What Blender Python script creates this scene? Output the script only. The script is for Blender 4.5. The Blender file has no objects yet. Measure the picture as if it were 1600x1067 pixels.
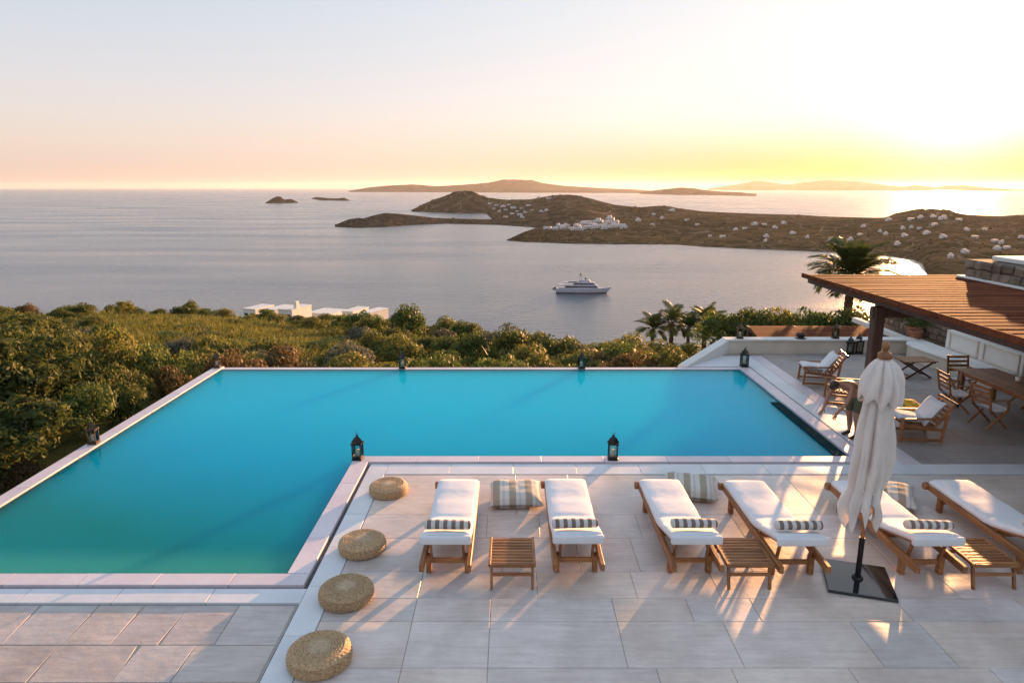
import bpy, bmesh, math, random
import numpy as np
from mathutils import Vector, Matrix, noise
from mathutils.bvhtree import BVHTree
R = math.radians; PI = math.pi
random.seed(7); np.random.seed(7)
S = bpy.context.scene
COL = S.collection

# ------------------------------------------------------------------ camera, sky, sun, exposure
PITCH = 12.70; FPX = 1067.0; H = 5.0; SEA = -90.0
cam = bpy.data.objects.new('camera', bpy.data.cameras.new('camera')); COL.objects.link(cam); S.camera = cam
cam.location = (0, 0, H); cam.rotation_euler = (R(90 - PITCH), 0, 0)
cam.data.lens = 24; cam.data.sensor_width = 36; cam.data.clip_start = 0.1; cam.data.clip_end = 4e5
EXPO = 1.7
S.view_settings.view_transform = 'Standard'; S.view_settings.look = 'None'
S.view_settings.exposure = EXPO; S.view_settings.gamma = 1; S.view_settings.use_curve_mapping = False
SUN_EL, SUN_AZ = R(5.3), R(31.8)
sdir = Vector((math.sin(SUN_AZ) * math.cos(SUN_EL), math.cos(SUN_AZ) * math.cos(SUN_EL), math.sin(SUN_EL)))
W = bpy.data.worlds.new('World'); S.world = W; W.use_nodes = True
def build_world():
    nt = W.node_tree; N = nt.nodes; L = nt.links
    bg = N['Background']; bg.inputs[1].default_value = 0.1
    sky = N.new('ShaderNodeTexSky'); sky.sky_type = 'NISHITA'; sky.sun_disc = False
    sky.sun_elevation = SUN_EL; sky.sun_rotation = SUN_AZ; sky.dust_density = 2.0; sky.ozone_density = 1.5
    tc = N.new('ShaderNodeTexCoord')
    nrm = N.new('ShaderNodeVectorMath'); nrm.operation = 'NORMALIZE'; L.new(tc.outputs['Generated'], nrm.inputs[0])
    sep = N.new('ShaderNodeSeparateXYZ'); L.new(nrm.outputs[0], sep.inputs[0])
    ramp = N.new('ShaderNodeValToRGB'); L.new(sep.outputs[2], ramp.inputs[0])
    stops = [(0.0, (.74, .55, .47)), (.02, (.80, .60, .50)), (.055, (.83, .69, .60)), (.09, (.80, .73, .69)), (.125, (.75, .73, .75)),
             (.18, (.67, .71, .77)), (.25, (.59, .68, .78)), (.5, (.52, .63, .77)), (1.0, (.46, .58, .76))]
    el = ramp.color_ramp.elements
    el[0].position, el[0].color = stops[0][0], (*stops[0][1], 1)
    el[1].position, el[1].color = stops[-1][0], (*stops[-1][1], 1)
    for p, c in stops[1:-1]:
        e = el.new(p); e.color = (*c, 1)
    dot = N.new('ShaderNodeVectorMath'); dot.operation = 'DOT_PRODUCT'; L.new(nrm.outputs[0], dot.inputs[0])
    dot.inputs[1].default_value = sdir
    cl = N.new('ShaderNodeMath'); cl.operation = 'MAXIMUM'; L.new(dot.outputs['Value'], cl.inputs[0]); cl.inputs[1].default_value = 0
    acc = ramp.outputs[0]
    for p, col in ((4, (.30, .23, .17)), (60, (.08, .08, .07)), (180, (.22, .20, .15)), (500, (.6, .5, .4))):
        pw = N.new('ShaderNodeMath'); pw.operation = 'POWER'; L.new(cl.outputs[0], pw.inputs[0]); pw.inputs[1].default_value = p
        ml = N.new('ShaderNodeVectorMath'); ml.operation = 'SCALE'; ml.inputs[0].default_value = col; L.new(pw.outputs[0], ml.inputs['Scale'])
        ad = N.new('ShaderNodeVectorMath'); ad.operation = 'ADD'; L.new(acc, ad.inputs[0]); L.new(ml.outputs[0], ad.inputs[1]); acc = ad.outputs[0]
    # towards the sun the lowest air turns from peach to gold
    lo = N.new('ShaderNodeMapRange'); lo.interpolation_type = 'SMOOTHSTEP'; L.new(sep.outputs[2], lo.inputs[0]); lo.inputs[1].default_value = .10; lo.inputs[2].default_value = .0
    pw = N.new('ShaderNodeMath'); pw.operation = 'POWER'; L.new(cl.outputs[0], pw.inputs[0]); pw.inputs[1].default_value = 9
    pr = N.new('ShaderNodeMath'); pr.operation = 'MULTIPLY'; L.new(lo.outputs[0], pr.inputs[0]); L.new(pw.outputs[0], pr.inputs[1])
    ml = N.new('ShaderNodeVectorMath'); ml.operation = 'SCALE'; ml.inputs[0].default_value = (-.06, -.50, -.74); L.new(pr.outputs[0], ml.inputs['Scale'])
    ad = N.new('ShaderNodeVectorMath'); ad.operation = 'ADD'; L.new(acc, ad.inputs[0]); L.new(ml.outputs[0], ad.inputs[1])
    mxv = N.new('ShaderNodeVectorMath'); mxv.operation = 'MAXIMUM'; L.new(ad.outputs[0], mxv.inputs[0]); mxv.inputs[1].default_value = (.05, .05, .05); acc = mxv.outputs[0]
    # total = nishita * a + haze veil, all under one background of strength 0.1
    sc = N.new('ShaderNodeVectorMath'); sc.operation = 'SCALE'; L.new(acc, sc.inputs[0]); sc.inputs['Scale'].default_value = 10.0 / 2 ** EXPO
    ns = N.new('ShaderNodeVectorMath'); ns.operation = 'SCALE'; L.new(sky.outputs[0], ns.inputs[0]); ns.inputs['Scale'].default_value = 0.015
    ad = N.new('ShaderNodeVectorMath'); ad.operation = 'ADD'; L.new(sc.outputs[0], ad.inputs[0]); L.new(ns.outputs[0], ad.inputs[1])
    L.new(ad.outputs[0], bg.inputs[0])
build_world()
sl = bpy.data.lights.new('sun', 'SUN'); sl.energy = 5.0; sl.angle = R(0.6); sl.color = (1.0, .50, .21)
sun = bpy.data.objects.new('sun', sl); COL.objects.link(sun); sun.location = (60, 100, 40)
sun.rotation_euler = (-sdir).to_track_quat('-Z', 'Y').to_euler()

# ------------------------------------------------------------------ geometry helpers
CP, SP = math.cos(R(PITCH)), math.sin(R(PITCH))
def slope(py):                      # fall per metre of depth along the sight line of photo row py
    v = 533.5 - py
    return (CP * v - SP * FPX) / (CP * FPX + SP * v)
def atY(px, py, Y):                 # point of the place seen at photo pixel (px, py), Y metres away
    v = 533.5 - py
    k = Y / (CP * FPX + SP * v)
    return Vector(((px - 800) * k, Y, H + (CP * v - SP * FPX) * k))
def atZ(px, py, z):
    return atY(px, py, (z - H) / slope(py))

class MB:
    def __init__(s): s.v = []; s.f = []
    def add(s, vs, fs):
        o = len(s.v); s.v += [tuple(v) for v in vs]; s.f += [tuple(i + o for i in f) for f in fs]; return s
    def box(s, c, d, rz=0, M=None):
        x, y, z = d[0] / 2, d[1] / 2, d[2] / 2
        vs = [Vector((a * x, b * y, e * z)) for e in (-1, 1) for b in (-1, 1) for a in (-1, 1)]
        m = M if M is not None else Matrix.Rotation(rz, 3, 'Z')
        vs = [m @ v + Vector(c) for v in vs]
        return s.add(vs, [(0, 2, 3, 1), (4, 5, 7, 6), (0, 1, 5, 4), (2, 6, 7, 3), (0, 4, 6, 2), (1, 3, 7, 5)])
    def beam(s, p, q, w, h, up=(0, 0, 1)):
        p, q = Vector(p), Vector(q); d = (q - p); L = d.length; d = d / L
        u = Vector(up)
        if abs(d.dot(u)) > .98: u = Vector((0, 1, 0))
        x = d.cross(u).normalized(); zz = x.cross(d)
        return s.box((p + q) / 2, (w, L, h), M=Matrix((x, d, zz)).transposed())
    def cyl(s, p, q, r0, r1=None, n=12, caps=True):
        r1 = r0 if r1 is None else r1
        p, q = Vector(p), Vector(q); d = (q - p).normalized()
        u = Vector((0, 0, 1)) if abs(d.z) < .9 else Vector((1, 0, 0))
        x = d.cross(u).normalized(); y = d.cross(x)
        vs = []
        for c, r in ((p, r0), (q, r1)):
            for i in range(n):
                a = 2 * PI * i / n; vs.append(c + x * r * math.cos(a) + y * r * math.sin(a))
        fs = [(i, (i + 1) % n, n + (i + 1) % n, n + i) for i in range(n)]
        if caps: fs += [tuple(range(n - 1, -1, -1)), tuple(range(n, 2 * n))]
        return s.add(vs, fs)
    def tube(s, pts, r, n=8):
        for a, b in zip(pts, pts[1:]): s.cyl(a, b, r, r, n)
        return s
    def lathe(s, prof, n=24, c=(0, 0, 0), fn=None):
        vs = []; c = Vector(c)
        for j, (r, z) in enumerate(prof):
            for i in range(n):
                a = 2 * PI * i / n
                rr, zz = (r, z) if fn is None else fn(r, z, i, j, a)
                vs.append(c + Vector((rr * math.cos(a), rr * math.sin(a), zz)))
        fs = [(j * n + i, j * n + (i + 1) % n, (j + 1) * n + (i + 1) % n, (j + 1) * n + i) for j in range(len(prof) - 1) for i in range(n)]
        return s.add(vs, fs)
    def prism(s, pts, z0, z1):
        n = len(pts)
        vs = [(x, y, z0) for x, y in pts] + [(x, y, z1) for x, y in pts]
        return s.add(vs, [tuple(range(n - 1, -1, -1)), tuple(range(n, 2 * n))] + [(i, (i + 1) % n, n + (i + 1) % n, n + i) for i in range(n)])
    def mesh(s, name, m, bevel=0, smooth=False, seg=1):
        me = bpy.data.meshes.new(name); me.from_pydata(s.v, [], s.f)
        if bevel or True:
            bm = bmesh.new(); bm.from_mesh(me)
            bmesh.ops.recalc_face_normals(bm, faces=bm.faces)
            if bevel:
                ed = [e for e in bm.edges if len(e.link_faces) == 2 and e.calc_face_angle(0) > R(40)]
                bmesh.ops.bevel(bm, geom=ed, offset=bevel, segments=seg, affect='EDGES', profile=.6, clamp_overlap=True)
            bm.to_mesh(me); bm.free()
        if m: me.materials.append(m)
        if smooth: me.polygons.foreach_set('use_smooth', [True] * len(me.polygons))
        return me
    def build(s, name, m, parent=None, bevel=0, smooth=False, seg=1, loc=None, rot=None):
        return link(name, s.mesh(name, m, bevel, smooth, seg), parent, loc, rot)

def link(name, me, parent=None, loc=None, rot=None, scale=None):
    o = bpy.data.objects.new(name, me); COL.objects.link(o)
    if parent: o.parent = parent
    if loc is not None: o.location = loc
    if rot is not None: o.rotation_euler = rot
    if scale is not None: o.scale = (scale,) * 3 if isinstance(scale, (int, float)) else scale
    return o
def tag(o, label=None, cat=None, group=None, kind=None):
    if label: o['label'] = label
    if cat: o['category'] = cat
    if group: o['group'] = group
    if kind: o['kind'] = kind
    return o
def thing(name, loc, label, cat, group=None, rz=0):
    o = bpy.data.objects.new(name, None); COL.objects.link(o); o.empty_display_size = .2
    o.location = loc; o.rotation_euler = (0, 0, rz)
    return tag(o, label, cat, group)
def copy_tree(o, parent=None, kids=None):
    if kids is None:
        kids = {}
        for x in bpy.data.objects:
            if x.parent: kids.setdefault(x.parent, []).append(x)
    c = o.copy(); COL.objects.link(c); c.parent = parent
    for k in kids.get(o, []): copy_tree(k, c, kids)
    return c
def fbm(p, oct=4):
    return noise.fractal(Vector(p), 1.0, 2.0, oct, noise_basis='PERLIN_ORIGINAL')

# ------------------------------------------------------------------ materials
def rgba(c): return (c[0], c[1], c[2], 1)
def mat(name, c1, c2=None, rough=.6, scale=4.0, bump=0.0, bscale=None, stretch=(1, 1, 1), rnd=0.0, metal=0.0, spec=.5,
        coord='Object', detail=6, extra=None, sheen=0, rmix=None, bdist=.02):
    m = bpy.data.materials.new(name); m.use_nodes = True
    nt = m.node_tree; N = nt.nodes; L = nt.links; b = N['Principled BSDF']
    b.inputs['Roughness'].default_value = rough; b.inputs['Metallic'].default_value = metal
    b.inputs['Specular IOR Level'].default_value = spec
    if sheen: b.inputs['Sheen Weight'].default_value = sheen
    c2 = c2 or c1
    tc = N.new('ShaderNodeTexCoord'); mp = N.new('ShaderNodeMapping'); L.new(tc.outputs[coord], mp.inputs[0]); mp.inputs['Scale'].default_value = stretch
    oi = N.new('ShaderNodeObjectInfo')
    off = N.new('ShaderNodeVectorMath'); off.operation = 'ADD'
    sc = N.new('ShaderNodeMath'); sc.operation = 'MULTIPLY'; L.new(oi.outputs['Random'], sc.inputs[0]); sc.inputs[1].default_value = 37.0
    L.new(mp.outputs[0], off.inputs[0]); L.new(sc.outputs[0], off.inputs[1])
    n = N.new('ShaderNodeTexNoise'); n.inputs['Scale'].default_value = scale; n.inputs['Detail'].default_value = detail; n.inputs['Roughness'].default_value = .6
    L.new(off.outputs[0], n.inputs['Vector'])
    rp = N.new('ShaderNodeValToRGB'); rp.color_ramp.elements[0].position = .32; rp.color_ramp.elements[1].position = .68
    rp.color_ramp.elements[0].color = rgba(c1); rp.color_ramp.elements[1].color = rgba(c2)
    L.new(n.outputs[0], rp.inputs[0])
    out = rp.outputs[0]
    if rnd:
        hs = N.new('ShaderNodeHueSaturation'); L.new(out, hs.inputs['Color'])
        mr = N.new('ShaderNodeMapRange'); L.new(oi.outputs['Random'], mr.inputs[0]); mr.inputs[3].default_value = 1 - rnd; mr.inputs[4].default_value = 1 + rnd
        L.new(mr.outputs[0], hs.inputs['Value']); out = hs.outputs[0]
    L.new(out, b.inputs['Base Color'])
    if rmix:
        mr = N.new('ShaderNodeMapRange'); L.new(n.outputs[0], mr.inputs[0]); mr.inputs[1].default_value = .3; mr.inputs[2].default_value = .7
        mr.inputs[3].default_value = rmix[0]; mr.inputs[4].default_value = rmix[1]; L.new(mr.outputs[0], b.inputs['Roughness'])
    if bump:
        n2 = N.new('ShaderNodeTexNoise'); n2.inputs['Scale'].default_value = bscale or scale * 4; n2.inputs['Detail'].default_value = 5
        L.new(off.outputs[0], n2.inputs['Vector'])
        bp = N.new('ShaderNodeBump'); bp.inputs['Strength'].default_value = bump; bp.inputs['Distance'].default_value = bdist
        L.new(n2.outputs[0], bp.inputs['Height']); L.new(bp.outputs[0], b.inputs['Normal'])
    if extra: extra(m, nt, b, out)
    return m

def slab_extra(m, nt, b, out):
    N = nt.nodes; L = nt.links; src = b.inputs['Base Color'].links[0].from_socket
    oi = N.new('ShaderNodeObjectInfo'); wn = N.new('ShaderNodeTexWhiteNoise'); wn.noise_dimensions = '1D'; L.new(oi.outputs['Random'], wn.inputs['W'])
    rp = N.new('ShaderNodeValToRGB'); L.new(wn.outputs['Value'], rp.inputs[0]); e = rp.color_ramp.elements
    e[0].color = (1.0, .94, .89, 1); e[1].color = (.92, .95, 1.0, 1); q = e.new(.5); q.color = (.98, .95, .97, 1)
    mu = N.new('ShaderNodeMix'); mu.data_type = 'RGBA'; mu.blend_type = 'MULTIPLY'; mu.inputs['Factor'].default_value = 1; L.new(src, mu.inputs['A']); L.new(rp.outputs[0], mu.inputs['B'])
    geo = N.new('ShaderNodeNewGeometry'); n = N.new('ShaderNodeTexNoise'); n.inputs['Scale'].default_value = .55; n.inputs['Detail'].default_value = 8; n.inputs['Roughness'].default_value = .7; L.new(geo.outputs['Position'], n.inputs['Vector'])
    r2 = N.new('ShaderNodeValToRGB'); L.new(n.outputs[0], r2.inputs[0]); e = r2.color_ramp.elements; e[0].position = .36; e[0].color = (.74, .71, .68, 1); e[1].position = .56; e[1].color = (1, 1, 1, 1)
    m2 = N.new('ShaderNodeMix'); m2.data_type = 'RGBA'; m2.blend_type = 'MULTIPLY'; m2.inputs['Factor'].default_value = .8; L.new(mu.outputs['Result'], m2.inputs['A']); L.new(r2.outputs[0], m2.inputs['B'])
    mp = N.new('ShaderNodeMapping'); L.new(geo.outputs['Position'], mp.inputs[0]); mp.inputs['Scale'].default_value = (.5, 4.5, 1)
    n4 = N.new('ShaderNodeTexNoise'); n4.inputs['Scale'].default_value = 3.4; n4.inputs['Detail'].default_value = 9; n4.inputs['Roughness'].default_value = .75; L.new(mp.outputs[0], n4.inputs['Vector'])
    r4 = N.new('ShaderNodeValToRGB'); L.new(n4.outputs[0], r4.inputs[0]); e = r4.color_ramp.elements; e[0].position = .35; e[0].color = (.86, .83, .82, 1); e[1].position = .6; e[1].color = (1.04, 1.03, 1.02, 1)
    m5 = N.new('ShaderNodeMix'); m5.data_type = 'RGBA'; m5.blend_type = 'MULTIPLY'; m5.inputs['Factor'].default_value = 1; L.new(m2.outputs['Result'], m5.inputs['A']); L.new(r4.outputs[0], m5.inputs['B'])
    L.new(m5.outputs['Result'], b.inputs['Base Color'])
M = {}
M['slab'] = mat('pale_stone', (.62, .56, .51), (.78, .71, .65), .5, 1.3, .3, 9, rnd=.07, rmix=(.35, .6), bdist=.01, extra=slab_extra)
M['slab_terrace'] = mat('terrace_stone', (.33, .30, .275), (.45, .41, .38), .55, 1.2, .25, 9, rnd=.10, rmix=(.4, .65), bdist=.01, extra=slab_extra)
M['slab_path'] = mat('path_stone', (.47, .44, .42), (.62, .58, .55), .6, 1.5, .35, 7, rnd=.10, bdist=.015, extra=slab_extra)
M['band'] = mat('band_stone', (.60, .62, .65), (.72, .73, .75), .45, 1.6, .15, 10, rnd=.05, bdist=.01)
M['coping'] = mat('coping_stone', (.62, .53, .58), (.72, .65, .68), .4, 1.2, .15, 12, rnd=.05, bdist=.01)
M['grout'] = mat('grout', (.34, .31, .28), (.44, .40, .36), .9, 6)
M['groove'] = mat('drain_slot', (.05, .05, .06), (.09, .09, .10), .7, 8)
M['slats'] = mat('dark_teal_slats', (.008, .03, .035), (.014, .045, .05), .9, 8, spec=.05)
M['white_wall'] = mat('white_render', (.66, .64, .60), (.76, .74, .70), .75, 1.5, .2, 14, rnd=.02)
M['cream_wall'] = mat('cream_render', (.58, .52, .43), (.68, .62, .52), .75, 1.5, .2, 14)
M['wood'] = mat('teak', (.19, .070, .022), (.38, .17, .06), .55, 2.2, .3, 6, stretch=(10, 1.2, 10), rnd=.22)
M['wood_x'] = mat('teak_cross', (.20, .075, .024), (.40, .18, .065), .55, 2.2, .3, 6, stretch=(1.2, 10, 10), rnd=.22)
M['wood_dark'] = mat('dark_timber', (.05, .022, .014), (.10, .045, .026), .6, 2, .3, 6, stretch=(8, 8, 1.2), rnd=.1)
M['wood_red'] = mat('red_timber', (.09, .030, .016), (.20, .068, .034), .85, 2.0, .35, 5, stretch=(.8, 9, 9), rnd=.28, spec=.02)
M['cloth'] = mat('white_cloth', (.68, .68, .71), (.76, .76, .79), .9, 3, .25, 5, sheen=.2, bdist=.02)
M['piping'] = mat('piping_cloth', (.46, .44, .44), (.54, .52, .52), .9, 8)
M['canopy'] = mat('canopy_cloth', (.68, .60, .55), (.78, .70, .64), .9, 2, .3, 30, sheen=.2)
M['yellow'] = mat('yellow_cloth', (.70, .48, .04), (.80, .60, .08), .9, 4, .4, 6)
M['towel'] = mat('towel_cloth', (.74, .75, .78), (.82, .83, .85), .95, 9, .6, 40, sheen=.4)
M['metal'] = mat('black_metal', (.015, .015, .016), (.035, .032, .03), .38, 12, .15, 40, metal=.6)
M['bronze'] = mat('bronze_metal', (.05, .030, .018), (.11, .065, .035), .42, 12, .2, 40, metal=.6)
M['plate'] = mat('polished_plate', (.012, .014, .016), (.02, .022, .024), .06, 3, spec=.8)
M['candle'] = mat('candle_wax', (.80, .76, .66), (.86, .82, .74), .5, 5)
M['terracotta'] = mat('terracotta', (.30, .11, .06), (.42, .18, .10), .8, 5, .3)
M['bark'] = mat('bark', (.07, .045, .03), (.16, .11, .07), .95, 5, .6, 14, stretch=(1, 1, 4))
M['stone'] = mat('wall_stone', (.13, .095, .07), (.26, .20, .15), .85, 3, .5, 10, rnd=.35, bdist=.03)
M['mortar'] = mat('mortar', (.10, .08, .065), (.16, .13, .11), .95, 8, .4)
M['skin'] = mat('skin', (.30, .145, .085), (.36, .18, .11), .5, 6)
M['shorts'] = mat('olive_cloth', (.07, .075, .04), (.10, .105, .06), .9, 8, .3)
M['hair'] = mat('hair', (.02, .013, .009), (.04, .026, .018), .6, 30, .5, 60)
M['shoe'] = mat('shoe', (.03, .02, .018), (.05, .035, .03), .6, 8)
M['house'] = mat('whitewash', (.50, .50, .53), (.62, .62, .64), .8, .3, .1, 2, rnd=.06)
M['opening'] = mat('dark_opening', (.03, .035, .04), (.06, .065, .07), .3, 1)
M['yacht_white'] = mat('yacht_paint', (.40, .40, .47), (.50, .50, .57), .3, .2)
M['yacht_dark'] = mat('yacht_glass', (.02, .022, .03), (.03, .033, .04), .15, .3)
M['yacht_hull'] = mat('yacht_boot', (.05, .04, .05), (.08, .06, .06), .35, .3)
M['pool_in'] = None

def pouf_extra(m, nt, b, out):
    N = nt.nodes; L = nt.links
    tc = N.new('ShaderNodeTexCoord'); sp = N.new('ShaderNodeVectorMath'); sp.operation = 'MULTIPLY'; L.new(tc.outputs['Object'], sp.inputs[0]); sp.inputs[1].default_value = (1, 1, 0)
    ln = N.new('ShaderNodeVectorMath'); ln.operation = 'LENGTH'; L.new(sp.outputs[0], ln.inputs[0])
    rp = N.new('ShaderNodeValToRGB'); L.new(ln.outputs['Value'], rp.inputs[0])
    e = rp.color_ramp.elements; e[0].position = 0; e[0].color = (.25, .25, .25, 1); e[1].position = .17; e[1].color = (0, 0, 0, 1)
    q = e.new(.10); q.color = (.2, .2, .2, 1)
    mx = N.new('ShaderNodeMix'); mx.data_type = 'RGBA'; L.new(rp.outputs[0], mx.inputs['Factor']); L.new(out, mx.inputs['A']); mx.inputs['B'].default_value = (.62, .55, .45, 1)
    L.new(mx.outputs['Result'], b.inputs['Base Color'])
M['wicker'] = mat('woven_seagrass', (.30, .18, .085), (.64, .44, .25), .7, 34, .7, 90, rnd=.08, extra=pouf_extra)

def striped(name, base, bands, axis=0, period=.12, duty=.5, c3=None):
    m = mat(name, base, tuple(x * .92 for x in base), .9, 5, .3, 40)
    nt = m.node_tree; N = nt.nodes; L = nt.links; b = N['Principled BSDF']
    src = b.inputs['Base Color'].links[0].from_socket
    tc = N.new('ShaderNodeTexCoord'); sp = N.new('ShaderNodeSeparateXYZ'); L.new(tc.outputs['Object'], sp.inputs[0])
    dv = N.new('ShaderNodeMath'); dv.operation = 'DIVIDE'; L.new(sp.outputs[axis], dv.inputs[0]); dv.inputs[1].default_value = period
    fr = N.new('ShaderNodeMath'); fr.operation = 'FRACT'; L.new(dv.outputs[0], fr.inputs[0])
    rp = N.new('ShaderNodeValToRGB'); rp.color_ramp.interpolation = 'CONSTANT'; L.new(fr.outputs[0], rp.inputs[0])
    rp.color_ramp.elements[0].color = (0, 0, 0, 1); rp.color_ramp.elements[1].position = 1 - duty; rp.color_ramp.elements[1].color = (1, 1, 1, 1)
    mx = N.new('ShaderNodeMix'); mx.data_type = 'RGBA'; L.new(rp.outputs[0], mx.inputs['Factor']); L.new(src, mx.inputs['A']); mx.inputs['B'].default_value = rgba(bands)
    o = mx.outputs['Result']
    if c3:
        r2 = N.new('ShaderNodeValToRGB'); r2.color_ramp.interpolation = 'CONSTANT'; L.new(fr.outputs[0], r2.inputs[0])
        r2.color_ramp.elements[0].color = (0, 0, 0, 1); r2.color_ramp.elements[1].position = .18; r2.color_ramp.elements[1].color = (1, 1, 1, 1)
        e = r2.color_ramp.elements.new(.3); e.color = (0, 0, 0, 1)
        m2 = N.new('ShaderNodeMix'); m2.data_type = 'RGBA'; L.new(r2.outputs[0], m2.inputs['Factor']); L.new(o, m2.inputs['A']); m2.inputs['B'].default_value = rgba(c3); o = m2.outputs['Result']
    L.new(o, b.inputs['Base Color'])
    return m
M['bolster'] = striped('bolster_stripes', (.62, .59, .56), (.19, .145, .125), 0, .105, .5)
M['floor_cushion'] = striped('cushion_stripes', (.64, .60, .53), (.36, .30, .23), 0, .26, .42, (.46, .48, .48))

def leaf_mat(name, c1, c2, trans=.45, rnd=.25):
    m = bpy.data.materials.new(name); m.use_nodes = True
    nt = m.node_tree; N = nt.nodes; L = nt.links; N.remove(N['Principled BSDF']); out = N['Material Output']
    tc = N.new('ShaderNodeTexCoord'); n = N.new('ShaderNodeTexNoise'); n.inputs['Scale'].default_value = 3.4; n.inputs['Detail'].default_value = 5
    L.new(tc.outputs['Object'], n.inputs['Vector'])
    rp = N.new('ShaderNodeValToRGB'); rp.color_ramp.elements[0].position = .35; rp.color_ramp.elements[1].position = .65
    rp.color_ramp.elements[0].color = rgba(c1); rp.color_ramp.elements[1].color = rgba(c2); L.new(n.outputs[0], rp.inputs[0])
    oi = N.new('ShaderNodeObjectInfo'); hs = N.new('ShaderNodeHueSaturation'); L.new(rp.outputs[0], hs.inputs['Color'])
    mr = N.new('ShaderNodeMapRange'); L.new(oi.outputs['Random'], mr.inputs[0]); mr.inputs[3].default_value = 1 - rnd; mr.inputs[4].default_value = 1 + rnd
    L.new(mr.outputs[0], hs.inputs['Value'])
    mh = N.new('ShaderNodeMapRange'); L.new(oi.outputs['Random'], mh.inputs[0]); mh.inputs[3].default_value = .515; mh.inputs[4].default_value = .49
    L.new(mh.outputs[0], hs.inputs['Hue'])
    g = N.new('ShaderNodeBsdfPrincipled'); g.inputs['Roughness'].default_value = .55; L.new(hs.outputs[0], g.inputs['Base Color'])
    g.inputs['Specular IOR Level'].default_value = .2
    t = N.new('ShaderNodeBsdfTranslucent'); L.new(hs.outputs[0], t.inputs['Color'])
    mx = N.new('ShaderNodeMixShader'); mx.inputs[0].default_value = trans
    L.new(g.outputs[0], mx.inputs[1]); L.new(t.outputs[0], mx.inputs[2]); L.new(mx.outputs[0], out.inputs[0])
    return m
M['leaf_dark'] = leaf_mat('leaf_deep_green', (.032, .056, .016), (.17, .18, .048))
M['leaf_olive'] = leaf_mat('leaf_olive', (.085, .10, .028), (.20, .20, .05))
M['leaf_gold'] = leaf_mat('leaf_gold', (.12, .125, .028), (.25, .23, .05), .45)
M['leaf_rust'] = leaf_mat('leaf_rust', (.085, .065, .028), (.17, .12, .05), .4, .2)
M['leaf_green'] = leaf_mat('leaf_mid_green', (.05, .088, .022), (.17, .20, .05))
M['leaf_grey'] = leaf_mat('leaf_sage', (.09, .10, .065), (.18, .18, .12), .3)
M['palm_leaf'] = leaf_mat('palm_leaf', (.05, .075, .02), (.13, .14, .04), .4)

def glass_mat():
    m = bpy.data.materials.new('lantern_glass'); m.use_nodes = True
    nt = m.node_tree; N = nt.nodes; L = nt.links; N.remove(N['Principled BSDF'])
    f = N.new('ShaderNodeFresnel'); f.inputs[0].default_value = 1.45
    t = N.new('ShaderNodeBsdfTransparent'); t.inputs[0].default_value = (.86, .9, .88, 1); g = N.new('ShaderNodeBsdfGlossy'); g.inputs['Roughness'].default_value = .03
    mx = N.new('ShaderNodeMixShader'); L.new(f.outputs[0], mx.inputs[0]); L.new(t.outputs[0], mx.inputs[1]); L.new(g.outputs[0], mx.inputs[2])
    L.new(mx.outputs[0], N['Material Output'].inputs[0]); return m
M['glass'] = glass_mat()

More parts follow.
